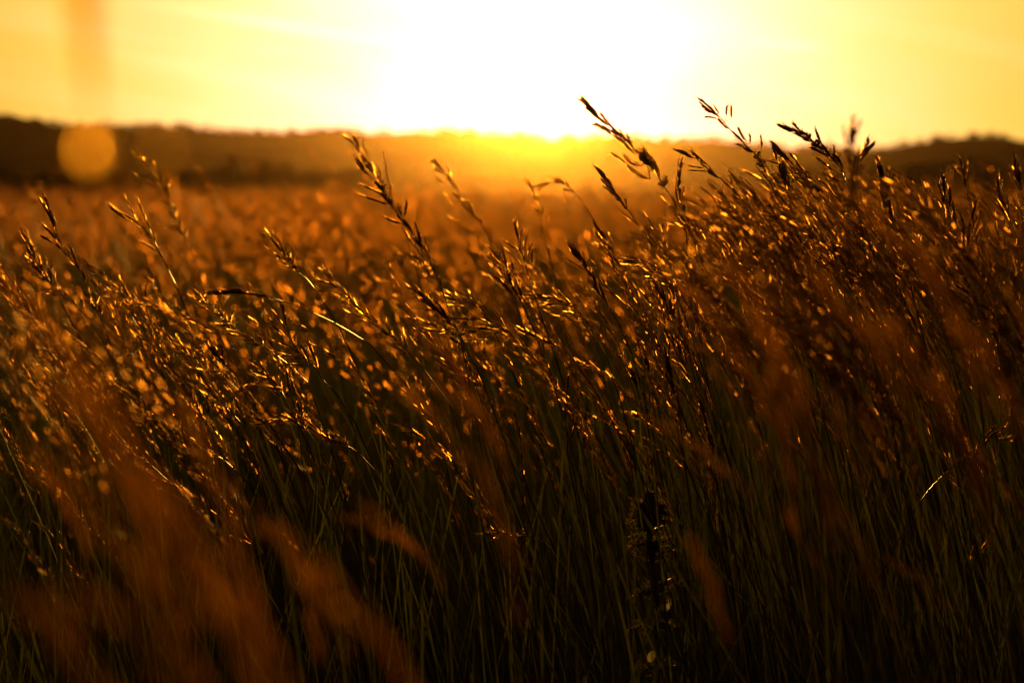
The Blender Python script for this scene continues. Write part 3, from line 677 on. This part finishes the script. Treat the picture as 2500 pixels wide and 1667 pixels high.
# ------------------------------------------------------------------ thistle
def thistle():
    rnd = random.Random(55)
    d = 2.5
    top = at(*cp('G', 1845, 560), d); neck = at(*cp('G', 1845, 760), d); low = at(*cp('G', 1890, 1100), d); foot = at(*cp('G', 1890, 1500), d)
    base = Vector((foot.x+0.02, foot.y+0.03, 0))
    root = obj('thistle', None, None, base); tag(root, 'dark spiny thistle with bristly head among green stems near the bottom', 'thistle')
    path = smooth_path([top, neck, low, foot, base], 5)
    tb = TB(); tube(tb, [p-base for p in path], [0.0022+0.0008*min(1, i/10) for i in range(len(path))], 6)
    obj('stem', tb.mesh('stem', [M_THISTLE], True), root)
    # bud with bristling bracts
    tb = TB(); H = 0.030
    prof = [(0, .35), (.15, .75), (.4, 1.0), (.65, .92), (.85, .7), (1, .35)]
    tube(tb, [top-base+Vector((0, 0, (t-0.45)*H)) for t, r in prof], [0.0078*r for t, r in prof], 8)
    bud = obj('flower_head', tb.mesh('flower_head', [M_THISTLE], True), root)
    tb = TB()
    for i in range(120):
        a = rnd.uniform(0, 6.3); t = rnd.uniform(0, 1); r = 0.0078*np.interp(t, [p[0] for p in prof], [p[1] for p in prof])
        p = top-base+Vector((math.cos(a)*r, math.sin(a)*r, (t-0.45)*H))
        dr = Vector((math.cos(a), math.sin(a), rnd.uniform(-0.2, 1.2)*(0.4+t))).normalized(); u, w = frame(dr)
        ln = rnd.uniform(0.003, 0.008)
        tb.add([p-u*0.0011, p+u*0.0011, p+dr*ln], [(0, 1, 2)]); tb.add([p-w*0.0011, p+w*0.0011, p+dr*ln*0.9], [(0, 1, 2)])
    b = obj('bract', tb.mesh('bract', [M_SPINE]), bud); b['kind'] = 'stuff'
    # spiny lobed leaves
    def spiny(p, dr, ln, w):
        tb = TB(); dr = Vector(dr).normalized(); u, n = frame(dr)
        u = (Vector((0, 0, 1)).cross(dr)).normalized(); n = dr.cross(u); K = 9; mid = []
        for i in range(K+1):
            t = i/K; mid.append(p + dr*ln*t + Vector((0, 0, 1))*ln*0.35*(t - t*t*1.7))
        for i in range(K):
            for s in (-1, 1):
                t = (i+.5)/K; ww = w*(1-t*0.8)*rnd.uniform(0.6, 1.1)
                a, c = mid[i], mid[i+1]
                m1 = a.lerp(c, .5)+u*s*ww*0.55+n*ww*0.2; lobe = m1+(u*s*0.8+dr*0.5+n*rnd.uniform(-.5, .7))*ww*0.7
                tb.add([a, c, m1+dr*ww*0.25, m1-dr*ww*0.25], [(0, 1, 2, 3)], 0)
                tb.add([m1-dr*ww*0.25, m1+dr*ww*0.25, lobe], [(0, 1, 2)], 0)
                for k in range(3):
                    q = lobe + (u*s*rnd.uniform(-.2, 1)+dr*rnd.uniform(-.3, 1)+n*rnd.uniform(-.8, .8)).normalized()*rnd.uniform(.002, .005)
                    tb.add([lobe-dr*.0007-n*.0002, lobe+dr*.0007, q], [(0, 1, 2)], 1)
        return tb.mesh('leaf', [M_THISTLE, M_SPINE])
    rows = [(1845, 590, 12, 0.018), (1845, 640, 12, 0.026), (1850, 690, 8, 0.020), (1855, 800, 8, 0.034), (1870, 850, 5, 0.034), (1880, 1050, 4, 0.030), (1890, 1280, 4, 0.032), (1892, 1500, 5, 0.036)]
    for (x, y, k, ln) in rows:
        for j in range(k):
            a = 6.283*j/k + rnd.uniform(-.4, .4)
            p = at(*cp('G', x, y + rnd.uniform(-30, 30)), d) - base
            obj('leaf', spiny(p, (math.cos(a), math.sin(a)*0.9, rnd.uniform(0.1, 0.55)), ln*rnd.uniform(0.7, 1.1), 0.017), root)
    for (x, y, s) in ((1945, 1108, 0.0072), (1857, 1413, 0.0055)):
        tb = TB(); c = at(*cp('G', x, y), d-0.05)-base
        ring = [c+Vector((math.cos(a)*s*0.75+math.sin(a)*s*0.25, 0.3*s*math.sin(2*a), math.sin(a)*s*1.15)) for a in np.linspace(0, 6.283, 11)[:-1]]
        tb.add([c+Vector((0, -0.25*s, 0))]+ring, [(0, 1+i, 1+(i+1) % 10) for i in range(10)])
        tube(tb, [ring[7], Vector((0.3*ring[7].x, c.y+0.05, ring[7].z-0.01))], [0.0005, 0.0005], 3)
        o = obj('leaf', tb.mesh('pale_leaf', [M_PALE]), root); o['label'] = 'small pale rounded leaf'
thistle()

# ================================================================== shared seed heads for the other stalks
HEAD_ARR = []
def make_head(i, near=False):
    rnd = random.Random(500+i); tb = TB()
    Ln = rnd.uniform(0.15, 0.22); bend = rnd.uniform(0.02, 0.06)
    def P(t): return Vector((-bend*t*t, 0, Ln*t))
    tube(tb, [P(t/6) for t in range(7)], [0.0006-0.00006*t for t in range(7)], 3, 0)
    k = rnd.randint(11, 16)
    for j in range(k):
        t = 0.02+0.86*(j/(k-1))**0.9
        a = rnd.uniform(0, 6.3); g = math.tan(rad(rnd.uniform(3, 22)))
        tan = (P(min(1, t+.05))-P(t)).normalized()
        d = (tan+Vector((math.cos(a), math.sin(a), 0))*g).normalized()
        raceme(tb, P(t), P(t)+d*rnd.uniform(0.028, 0.044)*(1-0.3*t), rnd, n=5, awn=0.003, r=0.00065, sl=0.0135); hairs(tb, P(t), P(t)+d*0.034, rnd, 15, 0.005, 0.013)
    if not near: HEAD_ARR.append(tb.arrays() + (np.array(P(1)),))
    return tb.mesh('seed_head', [M_NEAR, M_NEAR] if near else [M_HUSK, M_GLUME]), P(1), Ln
HEADS = [make_head(i) for i in range(10)]
NHEADS = [make_head(20+i, True) for i in range(6)]

def stalk(tip, lean, rnd, label, group, near=False, hscale=1.0, name='grass_stalk', ydir=0.0, mat=None, thick=1.0):
    """a stalk whose head tip is at tip; lean = how far the head leans (radians from vertical, to the left)"""
    me, htip, Ln = rnd.choice(NHEADS if near else HEADS)
    o = obj('seed_head', me)
    rot = Matrix.Rotation(-lean, 3, 'Y') @ Matrix.Rotation(ydir, 3, 'X') @ Matrix.Rotation(rnd.uniform(-0.9, 0.9), 3, 'Z')
    hb = Vector(tip) - rot @ (htip*hscale)
    t0 = rot @ Vector((0, 0, -1))
    path = [hb + (Vector(tip)-hb)*0.02, hb]
    p = hb.copy(); t = t0.copy(); goal = Vector((0.10*rnd.uniform(-0.3, 2), rnd.uniform(-.1, .1), -1)).normalized()
    while p.z > 0 and len(path) < 30:
        t = (t*0.82+goal*0.18).normalized(); p = p + t*0.10
        if p.z < 0: p.z = -0.01
        path.append(p.copy())
    base = Vector((path[-1].x, path[-1].y, 0))
    root = obj(name, None, None, base); tag(root, label, 'grass', group)
    o.parent = root; o.location = hb-base; o.rotation_euler = rot.to_euler(); o.scale = (hscale*thick, hscale*thick, hscale)
    tb = TB(); n = len(path); tube(tb, [q-base for q in path], [STEM_R*(0.6+0.6*min(1, i/6)) for i in range(n)], 4)
    obj('stem', tb.mesh('stem', [M_STEM]), root)
    return root

# ------------------------------------------------------------------ foreground, far out of focus
def fg(label, x, y, d, lean=0.4, hs=1.0, thick=1.0, seed=0):
    d = 2.4/(1+1.45*(2.4/d-1))
    stalk(at2(x, y, d), lean, random.Random(3000+seed), label, 'blurred seed heads close to the lens', True, hs, thick=thick)
FG = [('golden blurred seed head glowing left of the main forked spike base', 905, 640, 1.30, 0.30),
      ('round blurred orange seed tip below the golden blurred head', 915, 890, 1.15, 0.5),
      ('blurred orange tip right of the round blurred seed tip', 985, 880, 1.25, 0.45),
      ('large soft orange blur on the left side below mid height', 190, 900, 0.80, 0.30),
      ('second soft orange blur close to the left edge', 60, 1010, 0.75, 0.35),
      ('soft orange blur right of the large left blur', 415, 900, 0.95, 0.12),
      ('broad amber blur between the left edge and the large left blur', 130, 860, 0.70, 0.25),
      ('broad amber blur low in the left part', 330, 1080, 0.66, 0.22),
      ('blurred knobbly seed head low at the left edge', 95, 1085, 1.20, 0.25),
      ('yellow blurred fan of spikes left of the bottom centre', 590, 1185, 1.05, 0.35),
      ('amber blurred tip at the right of the yellow fan', 640, 1190, 1.10, 0.05),
      ('blurred orange stalk below the yellow fan', 690, 1310, 0.80, 0.28),
      ('pair of bright blurred grains left of the bottom arch', 790, 1185, 1.30, 0.9),
      ('blurred yellow leaf-like tip above the pair of bright grains', 830, 1150, 1.35, 0.5),
      ('brown blurred spike above the slender flat arch', 1110, 1050, 1.05, 0.12),
      ('small blurred oval tip low left, above the dark corner', 430, 1280, 1.20, 0.5),
      ('very soft brown blur in the bottom left corner', 40, 1330, 0.65, 0.2),
      ('soft brown blur along the bottom left', 210, 1330, 0.62, 0.25),
      ('blurred yellow oval right of centre beside the flat spike', 1495, 965, 1.35, 0.75),
      ('tall reddish blur in the right hand crowd', 1660, 590, 1.10, 0.22),
      ('orange reddish blur beside the tall reddish one', 1725, 690, 1.15, 0.15),
      ('blurred vertical orange husk below the reddish blurs', 1770, 820, 1.30, 0.05),
      ('blurred brown head on the right below the bushy plumes', 1900, 1140, 1.25, 0.3),
      ('blotchy orange blur over the thistle stem', 1590, 1240, 1.15, 0.25),
      ('small orange blurred grains low right of the thistle', 2030, 1290, 1.45, 0.6),
      ('orange dot blur left of the lowest right stems', 1800, 1165, 1.35, 0.4),
      ('dark red blur in the middle of the right hand crowd', 2110, 560, 1.25, 0.3),
      ('soft brown blur behind the right hand plumes', 1960, 480, 1.45, 0.4),
      ('soft amber blur in the crowd under the long beaded plume', 1560, 640, 1.35, 0.35),
      ('soft blurred head at the right edge', 2330, 690, 1.4, 0.2),
      ('red-brown blurred plume low under the boldest dark plume', 1850, 640, 1.15, 0.3),
      ('red-brown blurred plume low under the largest bushy plume', 2190, 720, 1.10, 0.2),
      ('wide red-brown blur between the two lower right plumes', 2010, 740, 1.05, 0.25),
      ('red-brown blurred plume up the left edge', 15, 640, 1.10, 0.3),
      ('red-brown blurred plume beside the left edge one', 105, 740, 1.05, 0.3)]
for i, (lb, x, y, d, ln) in enumerate(FG): fg(lb, x, y, d, ln, 0.42 if d < 1.0 else (0.5 if lb.startswith('golden') or (y < 900 and (x > 1450 or x < 400)) else 0.28), seed=i)

# very near stalk: dark smear against the sky, and a round husk that glows as a disc
def near_things():
    rnd = random.Random(9)
    # arching blade: rises from the soil left of frame, bends over above the view and hangs its tip into the sky
    d = 0.46
    tip = at2(220, 300, d); m1 = at2(190, 60, d); m2 = at2(150, -260, d)
    top = at2(20, -760, d+0.01); s1 = at2(-420, -500, d+0.03)
    base = Vector((s1.x-0.05, s1.y+0.03, 0))
    P = smooth_path([tip, m1, m2, top, s1, Vector((s1.x-0.04, s1.y+0.02, 0.6)), base], 6)
    root = obj('grass_leaf', None, None, base); tag(root, 'very blurred drooping grass leaf close to the lens at top left', 'grass')
    vs = []; fs = []; n = len(P)
    for i, p in enumerate(P):
        w = 0.0060*min(1, i/16) + 0.0002; q = p-base
        vs += [q+Vector((-w, 0, 0)), q+Vector((0, -w*0.4, 0)), q+Vector((w, 0, 0))]
        if i: o = 3*(i-1); fs += [(o, o+1, o+4, o+3), (o+1, o+2, o+5, o+4)]
    tb = TB(); tb.add(vs, fs); obj('leaf', tb.mesh('leaf', [plant_mat('leaf_near_lens', (0.18, 0.09, 0.01), (0.90, 0.52, 0.02), 0.7, 0.6, 0.2, 0.2, 60, None, 0.02)]), root)
    # round papery husk on a hair-thin stalk
    for (x, y, dd, r, lb, k) in ((218, 345, 0.41, 0.0020, 'glowing round blurred husk in front of the left hill', 0.085), (375, 345, 0.40, 0.0009, 'faint blurred husk right of the glowing round one', 0.03)):
        c = at2(x, y, dd); base = Vector((c.x-0.02, c.y+0.02, 0))
        root = obj('grass_husk', None, None, base); tag(root, lb, 'grass')
        tb = TB(); ring = []
        for j in range(12):
            a = 6.283*j/12; ring.append(c-base+Vector((math.cos(a)*r, 0.2*r*math.cos(2*a), math.sin(a)*r*1.05)))
        tb.add([c-base+Vector((0, -0.3*r, 0))]+ring, [(0, 1+j, 1+(j+1) % 12) for j in range(12)])
        obj('husk', tb.mesh('husk', [disc_mat(k)]), root)
        tb = TB(); pp = smooth_path([ring[9], Vector((ring[9].x+0.004, ring[9].y, ring[9].z-0.1)), Vector((0.004, 0, 0.4)), Vector((0, 0, -0.01))], 4)
        tube(tb, pp, [0.0002]*4+[0.0005]*(len(pp)-4), 3)
        obj('stem', tb.mesh('stem', [M_STEM]), root)
near_things()

# ------------------------------------------------------------------ unsharp and half-hidden stalks in the near band
ENV = [(-100, 560), (0, 560), (200, 560), (400, 600), (700, 560), (1000, 560), (1250, 560), (1450, 480), (1600, 375), (1800, 360), (2000, 372), (2200, 405), (2460, 430)]
def env(x): return float(np.interp(x, [p[0] for p in ENV], [p[1] for p in ENV]))
rnd = random.Random(77)
LAND = [('the tallest plume', 1345, 235), ('the boldest dark plume', 1810, 290), ('the largest bushy plume', 2190, 420), ('the flat dark arch', 480, 670),
        ('the arching spray', 1230, 680), ('the sparkling flag', 1000, 740), ('the long forked spike', 840, 370), ('the blurred trident', 1960, 290),
        ('the three-tipped plume', 1620, 250), ('the dense bright plume', 740, 610), ('the dark beaded spike', 450, 770), ('the zigzag cluster', 660, 850),
        ('the open forked head', 1180, 520), ('the lone narrow spike', 1370, 400), ('the long beaded plume', 1550, 350), ('the two-pronged plume', 95, 470),
        ('the three-pronged head', 260, 480), ('the two-pronged upright spike', 1310, 860), ('the feathered dark plume', 1500, 650),
        ('the dense dark plume', 2000, 600), ('the small three-spiked head', 2110, 550), ('the spread golden plume', 400, 780), ('the left edge plume', 20, 660),
        ('the slim red plume', 1840, 460), ('the brown hooked spike', 1920, 780), ('the narrow beaded spike', 1610, 910)]
ORD = ['closest', 'second closest', 'third closest', 'fourth closest', 'fifth closest', 'sixth closest', 'seventh closest', 'eighth closest', 'ninth closest', 'tenth closest'] + ['%s closest' % w for w in ('eleventh', 'twelfth', 'thirteenth', 'fourteenth', 'fifteenth', 'sixteenth', 'seventeenth', 'eighteenth')]
fill = []
for (x0, x1, nb) in ((-80, 400, 30), (400, 800, 8), (800, 1050, 14), (1050, 1480, 30), (1480, 1900, 44), (1900, 2440, 46)):
    for i in range(nb):
        x = rnd.uniform(x0, x1); d = rnd.choice([rnd.uniform(2.05, 2.75), rnd.uniform(2.75, 3.8) if 300 < x < 1480 else rnd.uniform(1.25, 1.95)])
        y = env(x) + abs(rnd.gauss(0, 1))*190 + (90 if d < 2 else 0)
        if d > 2.75: y = min(y, 640 + rnd.uniform(-80, 60))
        look = 'low shaded' if y > 760 else ('blurred' if d > 2.75 or d < 2 else 'sharp')
        lm = min(LAND, key=lambda l: math.hypot(l[1]-x, l[2]-y))
        fill.append((look, lm[0], 'left' if x < lm[1] else 'right', math.hypot(lm[1]-x, lm[2]-y), x, y, d))
fill.sort(key=lambda f: f[:4])
seen = {}
for (look, lm, side, dist, x, y, d) in fill:
    k = (look, lm, side); n = seen.get(k, 0); seen[k] = n+1
    stalk(at2(x, y, d), rnd.gauss(0.42, 0.16), rnd, '%s seed-headed stalk %s on the %s of %s' % (look, ORD[n], side, lm),
          '%s stalks in the crowded near grass' % look, False, rnd.uniform(0.55, 0.9), ydir=rnd.gauss(0, .15))

# ================================================================== MASS OF GRASS
def wedge(n, d0, d1, side, clump=1.0):
    """random ground points in the view wedge between two distances, denser by area"""
    out = np.empty((0, 2))
    while len(out) < n:
        y = np.sqrt(rng.uniform(d0*d0, d1*d1, n*2)); h = 0.215*y+side
        hmax = 0.215*d1+side
        x = rng.uniform(-1, 1, n*2)*h
        nz = np.sin(x*5.1+y*1.7+0.6)+np.sin(x*2.3-y*2.9+2.0)+np.sin(x*8.7+y*4.1)*0.6      # tussocks and gaps
        keep = rng.uniform(0, 1, n*2) < np.clip(0.5+clump*nz*0.42, 0.04, 1)
        out = np.concatenate([out, np.stack([x, y], -1)[keep]])
    return out[:n]
def replicate(tv, tf, pos, scale, lean, roll, spin):
    """copy template verts to every position: spin about Z, lean to -X by lean, tilt roll about X"""
    n = len(pos); k = len(tv)
    v = tv[None]*scale[:, None, None]
    cs, sn = np.cos(spin)[:, None], np.sin(spin)[:, None]
    x = v[..., 0]*cs - v[..., 1]*sn; y = v[..., 0]*sn + v[..., 1]*cs; z = v[..., 2]
    cl_, sl_ = np.cos(lean)[:, None], np.sin(lean)[:, None]
    x, z = x*cl_ - z*sl_, x*sl_ + z*cl_
    cr, sr = np.cos(roll)[:, None], np.sin(roll)[:, None]
    y, z = y*cr - z*sr, y*sr + z*cr
    V = np.stack([x, y, z], -1) + pos[:, None, :]
    F = tf[None] + (np.arange(n)*k)[:, None, None]
    return V.reshape(-1, 3), F.reshape(-1, 3)
def mass_head(seed, racemes, grains, gl, gw, cross=False):
    r = random.Random(seed); tb = TB(); Ln = 0.19
    tube(tb, [Vector((-0.03*t*t, 0, Ln*t)) for t in (0, .5, 1)], [0.0007, 0.0006, 0.0004], 3)
    for j in range(racemes):
        t = 0.03+0.9*j/racemes; b = Vector((-0.03*t*t, 0, Ln*t)); a = r.uniform(0, 6.3); g = math.tan(rad(r.uniform(4, 28)))
        d = Vector((math.cos(a)*g-0.1, math.sin(a)*g, 1)).normalized(); ln = r.uniform(0.028, 0.05)
        for k in range(grains):
            q = b+d*ln*(k+0.5)/grains; ax = (d+Vector((r.uniform(-.14, .14), r.uniform(-.14, .14), 0))).normalized(); u, w = frame(ax); an = r.uniform(0, 6.3)
            s = u*math.cos(an)+w*math.sin(an); nn = ax.cross(s)
            tb.add([q-ax*gl*.4, q+s*gw+nn*gw*.5, q+ax*gl*.6, q-s*gw+nn*gw*.5], [(0, 1, 2), (0, 2, 3)])
    return tb.arrays()[:2]
def ribbon_stalks(base, top, width, seg=4, bow=0.25):
    """thin ribbons from base to top, bowed so they lean more near the top"""
    n = len(base); V = []; F = []
    ang = rng.uniform(0, math.pi, n); sx = np.stack([np.cos(ang), np.sin(ang), np.zeros(n)], -1)
    rows = []
    for i in range(seg+1):
        t = i/seg
        c = base + (top-base)*np.array([t**1.5 if bow else t, t**1.3, t])[None]
        w = width[:, None]*(1.0-0.55*t)
        rows += [c-sx*w, c+sx*w]
    V = np.stack(rows, 1).reshape(-1, 3); k = 2*(seg+1)
    f = []
    for i in range(seg): o = 2*i; f += [(o, o+1, o+3), (o, o+3, o+2)]
    F = np.array(f)[None] + (np.arange(n)*k)[:, None, None]
    return V, F.reshape(-1, 3)
def join(parts):
    Vs = []; Fs = []; o = 0
    for v, f in parts: Vs.append(v); Fs.append(f+o); o += len(v)
    return np.concatenate(Vs), np.concatenate(Fs)
def field(name, n, d0, d1, side, heads, hmean, hsd, label, stemw, hs=(0.8, 1.2), seg=4):
    xy = wedge(n, d0, d1, side)
    # tufts: slow variation of height and lean over the meadow
    wob = 0.06*np.sin(xy[:, 0]*1.3+xy[:, 1]*0.7)+0.05*np.sin(xy[:, 0]*0.37-xy[:, 1]*0.9+1.0)
    hgt = hmean + rng.normal(0, hsd, n) + wob
    lean = rng.normal(0.42, 0.16, n); roll = rng.normal(0, 0.12, n)
    base = np.stack([xy[:, 0], xy[:, 1], np.zeros(n)], -1)
    top = base + np.stack([-hgt*np.abs(lean)*0.45, hgt*roll*0.3, hgt-0.15], -1)
    parts = []
    pick = rng.integers(0, len(heads), n)
    for h, (tv, tf) in enumerate(heads):
        m = pick == h; k = m.sum()
        parts.append(replicate(tv, tf, top[m], rng.uniform(*hs, k), lean[m], roll[m], rng.normal(0, 0.8, k)))
    parts_h = join(parts)
    sv, sf = ribbon_stalks(base, top, np.full(n, stemw), seg)
    v, f = join([parts_h, (sv, sf)])
    mi = np.concatenate([np.zeros(len(parts_h[1]), np.int32), np.ones(len(sf), np.int32)])
    o = obj(name, fast_mesh(name, v, f, [M_FIELD, M_STEM], mi)); tag(o, label, None, None, 'stuff')
    return o
def crowd(name, tips, label):
    """a mass of sharp, fully grained seed heads too crowded to count, with their stems"""
    n = len(tips); lean = rng.normal(0.40, 0.17, n); roll = rng.normal(0, 0.14, n); spin = rng.normal(0, 0.7, n)
    sc = rng.uniform(0.55, 0.9, n); pick = rng.integers(0, len(HEAD_ARR), n)
    V = []; F = []; MI = []; o = 0; hb = np.empty((n, 3))
    for h, (tv, tf, tm, tp) in enumerate(HEAD_ARR):
        m = np.where(pick == h)[0]
        if not len(m): continue
        off, _ = replicate(tp[None].astype(float), np.zeros((1, 3), int), np.zeros((len(m), 3)), sc[m], lean[m], roll[m], spin[m])
        hb[m] = tips[m]-off
        v, f = replicate(tv, tf, hb[m], sc[m], lean[m], roll[m], spin[m])
        V.append(v); F.append(f+o); MI.append(np.tile(tm, len(m))); o += len(v)
    base = np.stack([hb[:, 0]+rng.uniform(0.08, 0.34, n), hb[:, 1]+rng.normal(0, .05, n), np.full(n, -0.01)], -1)
    sv, sf = ribbon_stalks(base, hb, np.full(n, 0.0006), 6)
    V.append(sv); F.append(sf+o); MI.append(np.full(len(sf), 2))
    ob = obj(name, fast_mesh(name, np.concatenate(V), np.concatenate(F), [M_HUSK, M_GLUME, M_STEM], np.concatenate(MI))); tag(ob, label, None, None, 'stuff')
def crowd_tips(n, x0, x1, d0, d1, dy, sd):
    t = []
    for i in range(n):
        x = rng.uniform(x0, x1); t.append(at2(x, env(x)+dy+abs(rng.normal(0, sd)), rng.uniform(d0, d1)))
    return np.array([tuple(p) for p in t])
crowd('meadow_grass', crowd_tips(200, 1450, 2460, 1.7, 3.1, 15, 200), 'dense dark reddish seed heads crowding the right side')
crowd('meadow_grass', crowd_tips(26, -100, 420, 1.7, 3.0, 60, 240), 'fine reddish seed heads crowding the left side')
crowd('meadow_grass', crowd_tips(14, 850, 1450, 2.1, 3.0, 110, 200), 'fine seed heads crowding the middle under the sun')
H1 = [mass_head(40+i, 13, 4, 0.022, 0.0010) for i in range(6)]
H2 = [mass_head(60+i, 10, 3, 0.026, 0.0016) for i in range(5)]
H3 = [mass_head(80+i, 5, 3, 0.022, 0.0045) for i in range(4)]
field('meadow_grass', 800, 3.6, 9, 0.5, H1, 0.74, 0.11, 'crowded seed heads just behind the sharp plumes', 0.0008)
field('meadow_grass', 5000, 9, 30, 1.0, H2, 0.76, 0.15, 'golden blurred sea of seed heads in the middle distance', 0.001)
field('meadow_grass', 420, 4.5, 16, 0.8, H1, 0.99, 0.09, 'taller blurred seed heads rising above the golden meadow', 0.0009)
field('meadow_grass', 10000, 30, 108, 2.0, H3, 0.66, 0.18, 'far strip of hazy golden meadow below the bushes', 0.002, (0.9, 1.4), 2)

# green blades and stems filling the space under the seed heads
def blades(name, n, d0, d1, side, h0, h1, w0, w1, label, mat=M_BLADE, leanm=0.09):
    xy = wedge(n, d0, d1, side, 0.5); hgt = rng.uniform(h0, h1, n)
    ln = rng.normal(leanm, 0.17, n)
    base = np.stack([xy[:, 0], xy[:, 1], np.full(n, -0.01)], -1)
    top = base + np.stack([-hgt*ln, hgt*rng.normal(0, 0.10, n), hgt], -1)
    v, f = ribbon_stalks(base, top, rng.uniform(w0, w1, n), 6)
    o = obj(name, fast_mesh(name, v, f, [mat])); tag(o, label, None, None, 'stuff'); return o
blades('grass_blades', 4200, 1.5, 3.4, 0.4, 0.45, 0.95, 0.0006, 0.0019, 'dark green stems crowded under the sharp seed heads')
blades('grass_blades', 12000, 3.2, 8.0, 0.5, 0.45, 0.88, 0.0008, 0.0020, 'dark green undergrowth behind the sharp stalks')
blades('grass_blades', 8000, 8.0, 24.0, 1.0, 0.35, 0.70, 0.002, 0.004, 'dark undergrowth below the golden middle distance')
